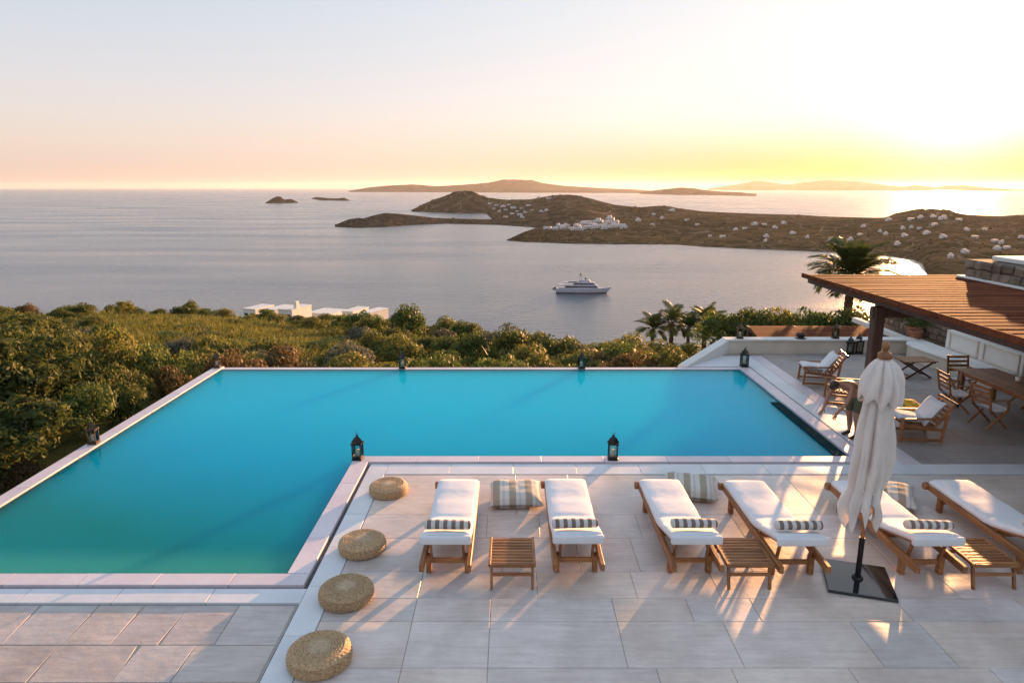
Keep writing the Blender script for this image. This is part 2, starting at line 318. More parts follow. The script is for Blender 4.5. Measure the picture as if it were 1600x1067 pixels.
def water_mat():
    m = bpy.data.materials.new('pool_water'); m.use_nodes = True
    nt = m.node_tree; N = nt.nodes; L = nt.links; p = N['Principled BSDF']
    tc = N.new('ShaderNodeTexCoord')
    n = N.new('ShaderNodeTexNoise'); n.inputs['Scale'].default_value = 2.6; n.inputs['Detail'].default_value = 4; L.new(tc.outputs['Object'], n.inputs['Vector'])
    bp = N.new('ShaderNodeBump'); bp.inputs['Strength'].default_value = .34; bp.inputs['Distance'].default_value = .035; L.new(n.outputs[0], bp.inputs['Height'])
    f = N.new('ShaderNodeFresnel'); f.inputs[0].default_value = 1.33; L.new(bp.outputs[0], f.inputs['Normal'])
    fm = N.new('ShaderNodeMath'); fm.operation = 'MULTIPLY'; L.new(f.outputs[0], fm.inputs[0]); fm.inputs[1].default_value = .42
    # turquoise water body, greener over the shallow ledge; bush reflections painted darker into the wing
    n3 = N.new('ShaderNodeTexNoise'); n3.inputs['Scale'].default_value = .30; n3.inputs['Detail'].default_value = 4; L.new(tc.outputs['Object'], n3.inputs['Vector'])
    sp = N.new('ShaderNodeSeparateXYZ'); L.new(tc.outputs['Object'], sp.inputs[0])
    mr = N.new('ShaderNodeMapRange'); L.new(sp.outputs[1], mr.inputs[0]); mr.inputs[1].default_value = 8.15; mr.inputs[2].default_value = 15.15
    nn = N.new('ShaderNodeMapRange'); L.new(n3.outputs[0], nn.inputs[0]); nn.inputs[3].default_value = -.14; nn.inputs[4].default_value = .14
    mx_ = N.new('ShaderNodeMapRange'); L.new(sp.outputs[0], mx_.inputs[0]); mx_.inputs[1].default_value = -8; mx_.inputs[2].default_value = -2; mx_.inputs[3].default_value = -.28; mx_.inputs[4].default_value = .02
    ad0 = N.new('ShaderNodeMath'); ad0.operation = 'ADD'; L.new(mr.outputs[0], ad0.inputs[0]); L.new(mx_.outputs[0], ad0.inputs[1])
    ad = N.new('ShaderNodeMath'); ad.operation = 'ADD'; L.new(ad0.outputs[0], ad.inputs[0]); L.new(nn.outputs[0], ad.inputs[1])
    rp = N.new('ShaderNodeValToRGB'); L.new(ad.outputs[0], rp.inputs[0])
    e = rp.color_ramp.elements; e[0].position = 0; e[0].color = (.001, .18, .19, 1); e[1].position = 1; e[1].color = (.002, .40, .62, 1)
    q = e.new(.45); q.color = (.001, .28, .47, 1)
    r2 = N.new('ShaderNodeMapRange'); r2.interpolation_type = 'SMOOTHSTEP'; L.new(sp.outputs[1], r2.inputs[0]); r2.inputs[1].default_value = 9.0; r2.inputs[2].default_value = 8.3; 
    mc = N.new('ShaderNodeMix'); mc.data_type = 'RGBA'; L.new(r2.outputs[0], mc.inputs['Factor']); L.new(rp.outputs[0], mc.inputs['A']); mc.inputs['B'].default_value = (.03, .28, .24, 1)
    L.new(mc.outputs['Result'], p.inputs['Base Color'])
    p.inputs['Subsurface Weight'].default_value = 1; p.inputs['Subsurface Radius'].default_value = (.8, 1.0, 1.0); p.inputs['Subsurface Scale'].default_value = 3.4
    p.inputs['Specular IOR Level'].default_value = 0; p.inputs['Roughness'].default_value = .6
    g = N.new('ShaderNodeBsdfGlossy'); g.inputs['Roughness'].default_value = .02; L.new(bp.outputs[0], g.inputs['Normal'])
    mx = N.new('ShaderNodeMixShader'); L.new(fm.outputs[0], mx.inputs[0]); L.new(p.outputs[0], mx.inputs[1]); L.new(g.outputs[0], mx.inputs[2])
    L.new(mx.outputs[0], N['Material Output'].inputs[0]); return m
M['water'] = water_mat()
def pool_tile_mat():
    m = mat('pool_mosaic', (.010, .30, .47), (.016, .40, .58), .5, .35, rnd=0)
    return m
M['pool_in'] = pool_tile_mat()
M['pool_step'] = mat('pool_step_mosaic', (.05, .42, .40), (.08, .50, .46), .5, 2)

def sea_mat():
    m = bpy.data.materials.new('sea_water'); m.use_nodes = True
    nt = m.node_tree; N = nt.nodes; L = nt.links; b = N['Principled BSDF']
    b.inputs['Base Color'].default_value = (.10, .13, .16, 1); b.inputs['IOR'].default_value = 1.42
    tc = N.new('ShaderNodeTexCoord'); mp = N.new('ShaderNodeMapping'); L.new(tc.outputs['Object'], mp.inputs[0]); mp.inputs['Scale'].default_value = (1, 2.2, 1)
    n1 = N.new('ShaderNodeTexNoise'); n1.inputs['Scale'].default_value = .09; n1.inputs['Detail'].default_value = 8; n1.inputs['Roughness'].default_value = .62; L.new(mp.outputs[0], n1.inputs['Vector'])
    bp = N.new('ShaderNodeBump'); bp.inputs['Strength'].default_value = .42; bp.inputs['Distance'].default_value = 2.4; L.new(n1.outputs[0], bp.inputs['Height']); L.new(bp.outputs[0], b.inputs['Normal'])
    n2 = N.new('ShaderNodeTexNoise'); n2.inputs['Scale'].default_value = .0035; n2.inputs['Detail'].default_value = 6
    mp2 = N.new('ShaderNodeMapping'); L.new(tc.outputs['Object'], mp2.inputs[0]); mp2.inputs['Scale'].default_value = (.6, 2.4, 1); mp2.inputs['Rotation'].default_value = (0, 0, R(8)); L.new(mp2.outputs[0], n2.inputs['Vector'])
    mr = N.new('ShaderNodeMapRange'); L.new(n2.outputs[0], mr.inputs[0]); mr.inputs[1].default_value = .35; mr.inputs[2].default_value = .65; mr.inputs[3].default_value = .17; mr.inputs[4].default_value = .30
    L.new(mr.outputs[0], b.inputs['Roughness'])
    return m
M['sea'] = sea_mat()

def land_mat(name, c1, c2, c3, s1, s2, bump=.5, bd=1.0, walls=0):
    m = mat(name, c1, c2, .95, s1, bump, s1 * 6, bdist=bd)
    nt = m.node_tree; N = nt.nodes; L = nt.links; b = N['Principled BSDF']
    src = b.inputs['Base Color'].links[0].from_socket
    tc = N.new('ShaderNodeTexCoord'); n = N.new('ShaderNodeTexNoise'); n.inputs['Scale'].default_value = s2; n.inputs['Detail'].default_value = 9; n.inputs['Roughness'].default_value = .72
    L.new(tc.outputs['Object'], n.inputs['Vector'])
    rp = N.new('ShaderNodeValToRGB'); rp.color_ramp.elements[0].position = .5; rp.color_ramp.elements[1].position = .56; L.new(n.outputs[0], rp.inputs[0])
    mx = N.new('ShaderNodeMix'); mx.data_type = 'RGBA'; L.new(rp.outputs[0], mx.inputs['Factor']); L.new(src, mx.inputs['A']); mx.inputs['B'].default_value = rgba(c3)
    L.new(mx.outputs['Result'], b.inputs['Base Color']); b.inputs['Specular IOR Level'].default_value = 0
    if walls:          # dry stone field walls and tracks
        vo = N.new('ShaderNodeTexVoronoi'); vo.feature = 'DISTANCE_TO_EDGE'; vo.inputs['Scale'].default_value = walls
        nw = N.new('ShaderNodeVectorMath'); nw.operation = 'MULTIPLY_ADD'; L.new(n.outputs['Color'], nw.inputs[0]); nw.inputs[1].default_value = (40, 40, 0); L.new(tc.outputs['Object'], nw.inputs[2]); L.new(nw.outputs[0], vo.inputs['Vector'])
        lt = N.new('ShaderNodeMath'); lt.operation = 'LESS_THAN'; L.new(vo.outputs[0], lt.inputs[0]); lt.inputs[1].default_value = .022
        fc = N.new('ShaderNodeMath'); fc.operation = 'MULTIPLY'; L.new(lt.outputs[0], fc.inputs[0]); fc.inputs[1].default_value = .6
        m3 = N.new('ShaderNodeMix'); m3.data_type = 'RGBA'; L.new(fc.outputs[0], m3.inputs['Factor']); L.new(mx.outputs['Result'], m3.inputs['A']); m3.inputs['B'].default_value = (.20, .165, .125, 1)
        L.new(m3.outputs['Result'], b.inputs['Base Color'])
    return m
M['hill'] = land_mat('hill_scrub', (.034, .033, .024), (.088, .070, .048), (.020, .026, .016), .008, .022, 1, 9, .011)
M['hill_near'] = land_mat('near_scrub', (.034, .031, .019), (.105, .076, .044), (.020, .026, .014), .012, .035, 1, 5, .016)
M['hill_rock'] = land_mat('headland_rock', (.055, .042, .032), (.09, .068, .05), (.03, .030, .020), .01, .05, .8, 5)
M['island'] = land_mat('far_island', (.09, .07, .06), (.13, .10, .08), (.06, .05, .04), .001, .004, .5, 20)
M['scrub'] = mat('scrub', (.014, .018, .010), (.028, .028, .016), .9, .02, spec=0)
M['soil'] = land_mat('garden_ground', (.10, .09, .03), (.20, .16, .05), (.045, .07, .02), .12, .35, .6, .1)

# ------------------------------------------------------------------ sea, hills, islands
def big_sheet(name, m, z, rad, kind='structure'):
    me = bpy.data.meshes.new(name)
    vs = [(0, 0, 0)]; fs = []; n = 96; rings = [60, 200, 600, 2000, 6000, 20000, rad]
    for r in rings: vs += [(r * math.cos(2 * PI * i / n), r * math.sin(2 * PI * i / n), 0) for i in range(n)]
    fs += [(0, 1 + i, 1 + (i + 1) % n) for i in range(n)]
    for k in range(len(rings) - 1):
        a = 1 + k * n; b = a + n
        fs += [(a + i, b + i, b + (i + 1) % n, a + (i + 1) % n) for i in range(n)]
    me.from_pydata(vs, [], fs); me.materials.append(m)
    return tag(link(name, me, loc=(0, 0, z)), kind=kind)
big_sheet('sea', M['sea'], SEA, 70000)

def interp(pts, x):
    if x <= pts[0][0]: return pts[0][1]
    for (a, b), (c, d) in zip(pts, pts[1:]):
        if x <= c: return b + (d - b) * (x - a) / (c - a)
    return pts[-1][1]
BVHS = []; LANDV = {}
def ridge(name, m, sky, shore, dist, step, rough=1.0, rows=26, x0=None, x1=None, label=None, back=1.0):
    """a land mass: near shore where it is seen, ridge at its own distance, then down to the sea behind"""
    x0 = sky[0][0] if x0 is None else x0; x1 = sky[-1][0] if x1 is None else x1
    nx = int((x1 - x0) / step) + 1; vs = []; fs = []
    for i in range(nx):
        px = x0 + (x1 - x0) * i / (nx - 1)
        e = min(1, min(px - x0, x1 - px) / (step * 6))
        sh = atZ(px, interp(shore, px), SEA)
        Yr = max(interp(dist, px), sh.y * 1.01 + 2)
        top = atY(px, interp(sky, px), Yr); top.z = max(top.z, SEA + .6)
        hr = top.z - SEA
        jag = fbm((px * .11, 3.3, name.__len__()), 4) * hr * .07 * rough + fbm((px * .5, 1.3, 9), 3) * hr * .03 * rough
        for j in range(rows + 1):
            t = j / rows
            if t <= .62:
                u = t / .62; y = sh.y + (Yr - sh.y) * u
                prof = u ** .8 * (1 - .18 * math.sin(PI * u))
            else:
                u = (t - .62) / .38; y = Yr + (Yr - sh.y) * back * u + hr * 1.5 * u; prof = math.cos(u * PI / 2) ** 1.0
            k = (sh.x + (top.x - sh.x) * min(1, t / .62)) if t <= .62 else top.x * (y / Yr)
            z = SEA + hr * prof
            w = math.sin(PI * min(1, prof)) * .9 + .1
            z += (fbm((k * .006 * 1500 / Yr, y * .006 * 1500 / Yr, 1.7), 5) * hr * .42 * w * rough + jag * (prof ** 3)) * (1 if 0 < t < .62 else .3)
            if t == 0 or j == rows: z = SEA - 1.5
            vs.append((k, y, z))
    R1 = rows + 1
    for i in range(nx - 1):
        for j in range(rows):
            a = i * R1 + j; fs.append((a, a + R1, a + R1 + 1, a + 1))
    me = bpy.data.meshes.new(name); me.from_pydata(vs, [], fs); me.materials.append(m)
    me.polygons.foreach_set('use_smooth', [True] * len(fs))
    o = tag(link(name, me), kind='structure')
    BVHS.append(BVHTree.FromPolygons([Vector(v) for v in vs], fs)); LANDV[name] = (np.array(vs), R1, nx)
    return o

ridge('far_island', M['island'], [(545, 298.5), (560, 296), (575, 293), (605, 290), (645, 288), (680, 291), (720, 289), (760, 286), (785, 281), (800, 280.5), (830, 281), (850, 286), (880, 290), (940, 294), (990, 296), (1020, 299)],
      [(545, 300), (1020, 302)], [(545, 15500), (1020, 15500)], 4, .6)
ridge('low_island', M['island'], [(1000, 301), (1020, 298), (1060, 293), (1085, 294), (1100, 297), (1130, 300), (1160, 301), (1182, 305)],
      [(1000, 303), (1100, 305), (1182, 307)], [(1000, 9500), (1182, 9500)], 3, .6)
ridge('hazy_island', M['island'], [(1105, 295), (1150, 288), (1185, 282), (1205, 285), (1230, 288), (1260, 284), (1290, 281), (1340, 283), (1390, 290), (1415, 292), (1430, 289), (1445, 291), (1462, 293), (1480, 290), (1510, 290), (1550, 294), (1600, 297), (1700, 298)],
      [(1105, 297), (1700, 299)], [(1105, 23000), (1700, 23000)], 4, .4)
ridge('rocky_islet', M['hill_rock'], [(414, 317.5), (422, 312), (432, 307), (438, 307), (444, 312), (455, 311), (466, 316)], [(414, 318), (466, 317)], [(414, 4300), (466, 4300)], 1.5, 1.5, 14)
ridge('flat_islet', M['hill_rock'], [(486, 310), (495, 308), (505, 309), (515, 310), (530, 310), (538, 309), (546, 313)], [(486, 310.5), (500, 313), (546, 314)], [(486, 5200), (546, 5200)], 1.5, 1.2, 14)
ridge('domed_hill', M['hill'], [(643, 329), (655, 322), (668, 316), (685, 310), (700, 304), (712, 300), (725, 299), (740, 300), (750, 305), (760, 309), (790, 313), (830, 312), (860, 306), (885, 304), (905, 306), (920, 310), (960, 321), (1000, 325), (1030, 322), (1045, 323), (1060, 326), (1100, 332), (1160, 335), (1250, 337), (1300, 342), (1380, 343), (1398, 334), (1430, 327), (1440, 326), (1485, 327), (1496, 333), (1510, 339), (1560, 342), (1600, 336), (1680, 334)],
      [(643, 331), (700, 333), (760, 334), (775, 350), (830, 355), (870, 360), (1000, 352), (1680, 352)], [(643, 2900), (760, 2900), (830, 2700), (1000, 2300), (1300, 2050), (1440, 1950), (1680, 1900)], 3, .8, 34)
ridge('thin_headland', M['hill_rock'], [(523, 353), (530, 349), (545, 343), (560, 341), (568, 342), (580, 338), (600, 333), (620, 334), (640, 336), (680, 341), (740, 343), (790, 344), (850, 348)],
      [(523, 355), (560, 356.5), (600, 355), (640, 352), (700, 350), (780, 352), (830, 356), (850, 359)], [(523, 1760), (600, 1850), (700, 1950), (850, 1900)], 2, .9, 22)
ridge('near_peninsula', M['hill_near'], [(792, 374.5), (805, 370), (820, 365), (840, 361), (870, 357), (930, 350), (1000, 345), (1060, 341), (1100, 340), (1250, 344), (1330, 346), (1385, 343), (1410, 337), (1440, 333), (1490, 334), (1515, 342), (1560, 346), (1600, 342), (1680, 340), (1760, 345)],
      [(792, 376), (820, 379), (900, 382), (950, 382.5), (1060, 384), (1100, 387), (1200, 391), (1260, 393), (1330, 397), (1390, 401), (1425, 406), (1442, 414), (1446, 424), (1470, 470), (1760, 520)],
      [(792, 1260), (850, 1480), (930, 1600), (1060, 1650), (1300, 1500), (1760, 1300)], 3, .55, 34)

def hill_scrub():
    rs = np.random.RandomState(11); V = []; F = []
    base = [(0, 0, 1), (1, 0, .1), (.31, .95, .1), (-.81, .59, .1), (-.81, -.59, .1), (.31, -.95, .1), (.5, .36, .75), (-.2, -.6, .7)]
    bf = [(0, 6, 2), (0, 1, 6), (1, 2, 6), (0, 2, 3), (0, 3, 4), (0, 4, 7), (4, 5, 7), (0, 7, 5), (0, 5, 1)]
    for nm, cnt, r0, r1 in (('near_peninsula', 3600, .8, 2.8), ('domed_hill', 3200, 1.2, 4.5), ('thin_headland', 260, 1, 3.5)):
        P, R1, nx = LANDV[nm]
        for _ in range(cnt):
            i, j = rs.randint(0, nx - 1), int(R1 * .64 * rs.rand() ** .8); a = P[i * R1 + j]; b = P[(i + 1) * R1 + j]; c = P[i * R1 + min(j + 1, R1 - 1)]
            u, v = rs.rand() * .5, rs.rand() * .5; p = a + (b - a) * u + (c - a) * v
            if p[2] < SEA + 1.0 or fbm((p[0] * .006, p[1] * .006, 3), 3) < -.12: continue
            r_ = r0 + (r1 - r0) * rs.rand() ** 2; h = r_ * (.5 + .6 * rs.rand()); t = rs.rand() * 6.28; o = len(V)
            for x, y, z in base: V.append((p[0] + r_ * 1.3 * (x * math.cos(t) - y * math.sin(t)), p[1] + r_ * (x * math.sin(t) + y * math.cos(t)), p[2] - .4 + h * z * 1.2))
            F += [tuple(o + q for q in f) for f in bf]
    me = bpy.data.meshes.new('hill_scrub'); me.from_pydata(V, [], F); me.materials.append(M['scrub'])
    tag(link('hill_scrub', me), 'dark scrub dotted over the far hillsides', 'scrub', kind='stuff')
hill_scrub()

# ------------------------------------------------------------------ garden slope
CREST = [(-3, 70), (-.45, 70), (-.3, 70), (-.2, 62), (-.12, 50), (0, 41), (.1, 39), (.2, 40), (.3, 38), (3, 36)]
CRESTZ = [(-3, -7.9), (-.75, -7.9), (-.45, -8.2), (-.3, -9.0), (-.2, -8.1), (-.12, -6.3), (0, -4.9), (.1, -4.9), (.2, -5.2), (.3, -4.6), (3, -4)]
def ground_z(x, y):
    a = x / max(y, 6.0)
    Yc = interp(CREST, a); zc = interp(CRESTZ, a)
    n = fbm((x * .09, y * .09, 2), 3) * .45
    if y < 20: z = -1.75
    elif y < Yc: z = -1.75 + (zc + 1.75) * (y - 20) / (Yc - 20)
    else: z = zc - (y - Yc) * (.30 if a > -.25 else .25) + n * min(6, (y - Yc) * .1)
    if x < -8.7 and y < 26: z += .75 * min(1, (-8.7 - x) / 1.0) * max(0, min(1, (26 - y) / 8))
    if -8.7 < x < 13 and y < 19.5: return -2.2
    if x > 6 and y < 24 and y >= 19.5: z = min(z, -.9)
    return max(z + n, SEA - 6)
def build_ground():
    azs = [R(a) for a in np.linspace(-75, 75, 170)]
    rs = [3 * 1.045 ** k for k in range(118)]
    vs = []; fs = []
    for r in rs:
        for a in azs:
            x, y = r * math.sin(a), r * math.cos(a); vs.append((x, y, ground_z(x, y)))
    n = len(azs)
    for j in range(len(rs) - 1):
        for i in range(n - 1):
            fs.append((j * n + i, j * n + i + 1, (j + 1) * n + i + 1, (j + 1) * n + i))
    me = bpy.data.meshes.new('garden_ground'); me.from_pydata(vs, [], fs); me.materials.append(M['soil'])
    me.polygons.foreach_set('use_smooth', [True] * len(fs))
    tag(link('garden_ground', me), kind='structure')
build_ground()

# ------------------------------------------------------------------ pool and paved floors
XL, XR, XI, YN, YM, YF = -8.25, 6.45, -2.98, 8.15, 12.2, 18.7     # water outline
LEFT = -12.0
def slab_object(parent, x0, x1, y0, y1, z, m, th=.05, gap=.007, shear=0.0, name='slab'):
    g = gap / 2; mb = MB()
    cx, cy = (x0 + x1) / 2, (y0 + y1) / 2
    p = [(x0 + g - cx + shear * (y0 - cy), y0 + g - cy), (x1 - g - cx + shear * (y0 - cy), y0 + g - cy), (x1 - g - cx + shear * (y1 - cy), y1 - g - cy), (x0 + g - cx + shear * (y1 - cy), y1 - g - cy)]
    mb.prism(p, -th, 0)
    o = mb.build(name, m, parent, bevel=.004, loc=(cx, cy, z + random.uniform(-.0012, .0012)))
    return o
def sheet(name, x0, x1, y0, y1, z, m, parent=None, th=.2):
    o = MB().box(((x0 + x1) / 2, (y0 + y1) / 2, z - th / 2), (x1 - x0, y1 - y0, th)).build(name, m, parent)
    if not parent: tag(o, kind='structure')
    return o

# the main sun deck
deck = sheet('sun_deck', -2.28, 10.5, 3.6, 11.38, -.009, M['grout'])
rows = [3.9, 4.75, 5.65, 6.35, 7.15, 7.62, 8.22, 9.12, 9.85, 11.36]
for r, (y0, y1) in enumerate(zip(rows, rows[1:])):
    slab_object(deck, -2.27, -1.18 - .0 * r, y0, y1, 0, M['slab']) if r % 2 else (slab_object(deck, -2.27, -1.18, y0, y1, 0, M['slab']))
    x = -1.18; k = 0
    while x < 10.3:
        w = random.choice([.92, 1.05, 1.25, 1.5, 1.8, .8]); x1 = min(x + w, 10.4)
        if 10.4 - x1 < .5: x1 = 10.4
        slab_object(deck, x, x1, y0, y1, 0, M['slab']); x = x1; k += 1

# stone band beside the pool: slot drain, then pale band
surround = tag(thing('pool_surround', (0, 0, 0), None, None), kind='structure')
def strip(x0, x1, y0, y1, n, m, name, z=0.0, along='x', gap=.006):
    for i in range(n):
        a, b = i / n, (i + 1) / n
        if along == 'x': slab_object(surround, x0 + (x1 - x0) * a, x0 + (x1 - x0) * b, y0, y1, z, m, gap=gap, th=.12, name=name)
        else: slab_object(surround, x0, x1, y0 + (y1 - y0) * a, y0 + (y1 - y0) * b, z, m, gap=gap, th=.12, name=name)
# coping
strip(-8.52, -2.68, 7.88, 8.15, 6, M['coping'], 'coping_stone', .02)
strip(-2.98, -2.68, 8.15, 11.92, 4, M['coping'], 'coping_stone', .02, 'y')
strip(-2.98, 6.45, 11.92, 12.2, 8, M['coping'], 'coping_stone', .02)
strip(6.45, 6.75, 11.92, 18.98, 6, M['coping'], 'coping_stone', .02, 'y')
strip(-8.52, -8.25, 8.15, 18.95, 8, M['coping'], 'coping_stone', .0, 'y')
strip(-8.25, 6.45, 18.7, 18.92, 10, M['coping'], 'coping_stone', -.024)
# drain slots
strip(LEFT, -2.60, 7.83, 7.88, 1, M['groove'], 'drain_slot', -.03)
strip(-2.68, -2.62, 7.88, 11.86, 1, M['groove'], 'drain_slot', -.03, 'y')
strip(-2.62, 6.80, 11.86, 11.92, 1, M['groove'], 'drain_slot', -.03)
strip(6.75, 6.81, 11.92, 20.2, 1, M['groove'], 'drain_slot', -.03, 'y')
# pale bands
strip(LEFT, -2.62, 7.52, 7.83, 8, M['band'], 'band_stone')
strip(-2.62, -2.28, 3.9, 11.86, 8, M['band'], 'band_stone', 0, 'y')
strip(-2.28, 10.4, 11.40, 11.86, 11, M['band'], 'band_stone')
strip(6.81, 7.25, 11.86, 20.2, 8, M['band'], 'band_stone', 0, 'y')
strip(7.25, 7.60, 11.86, 20.2, 8, M['coping'], 'band_stone', .004, 'y')
# stone path on the left
path = sheet('garden_path', LEFT, -2.64, 3.6, 7.50, -.030, M['grout'])
pr = [3.9, 4.7, 5.55, 6.15, 6.75, 7.50]
for r, (y0, y1) in enumerate(zip(pr, pr[1:])):
    x = -2.66
    while x > LEFT + .3:
        w = random.choice([.55, .7, .9, 1.1, .62]); x0 = max(x - w, LEFT)
        slab_object(path, x0, x, y0, y1, -.02, M['slab_path'], gap=.012, shear=random.uniform(-.12, .04) if x < -3.2 else 0); x = x0
# terrace on the right
terrace = sheet('terrace', 7.60, 13.4, 11.86, 20.45, -.009, M['grout'])
y = 11.86
for r in range(9):
    y1 = y + .953; x = 7.62 - (0 if r % 2 else .0)
    while x < 13.2:
        w = random.choice([.9, 1.1, 1.35, 1.6]); x1 = min(x + w, 13.35)
        if 13.35 - x1 < .4: x1 = 13.35
        slab_object(terrace, x, x1, y, y1, 0, M['slab_terrace']); x = x1
    y = y1
slab_object(terrace, 6.0, 7.6, 19.0 + 1.2, 20.44, 0, M['slab_terrace'])
side = sheet('side_terrace', 10.42, 18, 3.6, 11.84, -.004, M['slab_terrace'])
corner = MB().prism([(5.0, 18.94), (6.80, 18.99), (6.80, 20.44), (6.6, 20.44)], -.3, -.006).build('corner_ledge', M['band']); tag(corner, kind='structure')

# pool shell and water
def pool_outline(): return [(XL, YN), (XI, YN), (XI, YM), (XR, YM), (XR, YF), (XL, YF)]
pool = tag(thing('swimming_pool', (0, 0, 0), None, None), kind='structure')
def wallquad(mb, a, b, z0, z1): mb.add([(a[0], a[1], z0), (b[0], b[1], z0), (b[0], b[1], z1), (a[0], a[1], z1)], [(0, 1, 2, 3)])
o = pool_outline(); mbp = MB()
mbp.add([(x, y, -1.6) for x, y in o], [tuple(range(len(o)))])
mbp.build('pool_floor', M['pool_in'], pool)
mbw = MB()
for a, b in zip(o, o[1:] + o[:1]): wallquad(mbw, a, b, -1.6, -.032)
mbw.build('pool_wall', M['pool_in'], pool)
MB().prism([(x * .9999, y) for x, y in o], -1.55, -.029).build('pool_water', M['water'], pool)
tag(MB().box((-8.42, 13.3, -1.4), (.16, 11, 2.78)).build('pool_retaining_wall', M['cream_wall']), kind='structure')
tag(MB().box((-1, 18.86, -1.3), (14.8, .1, 2.5)).build('pool_weir_wall', M['cream_wall']), kind='structure')
# added dark slats along the right edge, standing for an unidentified dark shape
gr = thing('slat_strip', (6.30, 14.0, -.012), 'dark teal slatted strip along the right rim of the pool', 'slats')
for i in range(34):
    MB().box((0, 0, 0), (.21, .092, .03)).build('slat', M['slats'], gr, loc=(0, -1.75 + i * .10, 0))
MB().box((.09, -.05, -.03), (.03, 3.5, .03)).build('frame', M['slats'], gr)
MB().box((-.09, -.05, -.03), (.03, 3.5, .03)).build('frame', M['slats'], gr)

# ------------------------------------------------------------------ parapet, benches, walls
w = thing('parapet_wall', (0, 0, 0), 'low cream parapet wall behind the pool, sloping down at its left end', 'wall')
MB().box((9.5, 20.62, -.35), (5.8, .30, 1.5)).build('wall', M['cream_wall'], w, bevel=.01)
MB().box((9.5, 20.62, .43), (5.9, .40, .055)).build('coping', M['white_wall'], w, bevel=.012)
w = thing('sloping_wall', (0, 0, 0), 'white sloping wing wall running diagonally down to the far pool corner', 'wall')
mb = MB()
a, b = Vector((6.62, 20.62)), Vector((4.9, 18.97)); n_ = Vector((-(b - a).y, (b - a).x)).normalized() * .15
vs = [(a.x - n_.x, a.y - n_.y, -1.5), (a.x + n_.x, a.y + n_.y, -1.5), (b.x + n_.x, b.y + n_.y, -1.5), (b.x - n_.x, b.y - n_.y, -1.5),
      (a.x - n_.x, a.y - n_.y, .44), (a.x + n_.x, a.y + n_.y, .44), (b.x + n_.x, b.y + n_.y, .02), (b.x - n_.x, b.y - n_.y, .02)]
mb.add(vs, [(0, 3, 2, 1), (4, 5, 6, 7), (0, 1, 5, 4), (1, 2, 6, 5), (2, 3, 7, 6), (3, 0, 4, 7)]).build('wall', M['white_wall'], w, bevel=.01)
# curved built-in bench
bench = thing('built_in_bench', (0, 0, 0), 'curved cream masonry bench joining the parapet to the back wall', 'bench')
arc = [(12.35, 20.85), (12.18, 20.45), (11.95, 20.1), (11.88, 19.6), (11.92, 19.0), (12.0, 18.3), (12.08, 17.7), (12.15, 17.1), (12.2, 16.6)]
poly = arc + [(12.72, 16.6), (12.72, 20.85)]
MB().prism(poly, -.1, .37).build('wall', M['cream_wall'], bench)
poly2 = [(x - .05, y) for x, y in arc] + [(12.71, 16.58), (12.71, 20.86)]
MB().prism(poly2, .373, .42).build('seat', M['white_wall'], bench, bevel=.01)
bw = thing('bench_back_wall', (0, 0, 0), 'white panelled wall standing behind the curved bench', 'wall')
MB().box((12.86, 18.0, .45), (.26, 3.1, 1.0)).build('wall', M['white_wall'], bw, bevel=.01)
for yc, l in ((18.75, 1.2), (17.25, 1.3)):
    mb = MB()
    mb.box((12.715, yc, .90), (.04, l, .05)); mb.box((12.715, yc, .46), (.04, l, .05))
    mb.box((12.715, yc - l / 2, .68), (.04, .06, .5)); mb.box((12.715, yc + l / 2, .68), (.04, .06, .5))
    mb.build('panel_frame', M['cream_wall'], bw, bevel=.006)
sw = thing('stair_coping', (0, 0, 0), 'white low stair wall beyond the bench beside a dark flight down', 'wall')
MB().beam((12.75, 20.9, .20), (12.35, 24.2, .36), .20, .16).build('wall', M['white_wall'], sw, bevel=.01)

# villa with stone walls, stones as pieces
stone_meshes = []
for k in range(8):
    mb = MB(); w_, h_ = random.uniform(.22, .42), random.uniform(.13, .22)
    mb.box((0, 0, 0), (.07, w_, h_))
    me = mb.mesh('stone', M['stone'], bevel=.022)
    for v in me.vertices: v.co += Vector((random.uniform(-.012, .012), random.uniform(-.025, .025), random.uniform(-.02, .02)))
    stone_meshes.append((me, w_, h_))
def stones(parent, x, y0, y1, z0, ztop, rz=0):
    z = z0
    while True:
        y = y0 + random.uniform(0, .1); top = False
        while y < y1:
            me, w_, h_ = random.choice(stone_meshes)
            s = random.uniform(.8, 1.15)
            if z + .17 < ztop(y): 
                top = True
                p = (x + random.uniform(-.012, .015), y + w_ * s / 2, z + .1) if not rz else (y + w_ * s / 2, x, z + .1)
                link('stone', me, parent, p, (random.uniform(-.08, .08), 0, rz), (1, s, .19 / h_ * random.uniform(.85, 1)))
            y += w_ * s + .012
        z += .205
        if not top: break
villa = thing('stone_villa', (0, 0, 0), 'rough stone villa with white flat roof edge above the timber pergola', 'building')
MB().box((15.5, 11.0, 3.03), (8.9, 11.2, .55)).build('parapet', M['mortar'], villa)
MB().box((15.5, 11.0, 2.885), (9.18, 11.5, .05)).build('flashing', M['white_wall'], villa, bevel=.01)
stones(villa, 11.03, 5.5, 16.5, 2.90, lambda y: 3.36)
stones(villa, 16.62, 11.1, 15.2, 2.90, lambda y: 3.36, rz=PI / 2)
MB().box((15.95, 10.8, 3.37), (9.2, 10.8, .11)).build('roof', M['white_wall'], villa, bevel=.02)
MB().box((16.5, 11.3, 1.2), (6.3, 10.4, 2.9)).build('wall', M['mortar'], villa)
stones(villa, 13.33, 11.5, 16.4, .9, lambda y: 2.72)
lw = thing('stone_wall', (0, 0, 0), 'dark dry stone garden wall behind the bench under the pergola', 'wall')
mb = MB(); prof = [(16.6, 2.7), (18.6, 2.6), (19.4, 1.35), (24.6, .95)]
vs = []; 
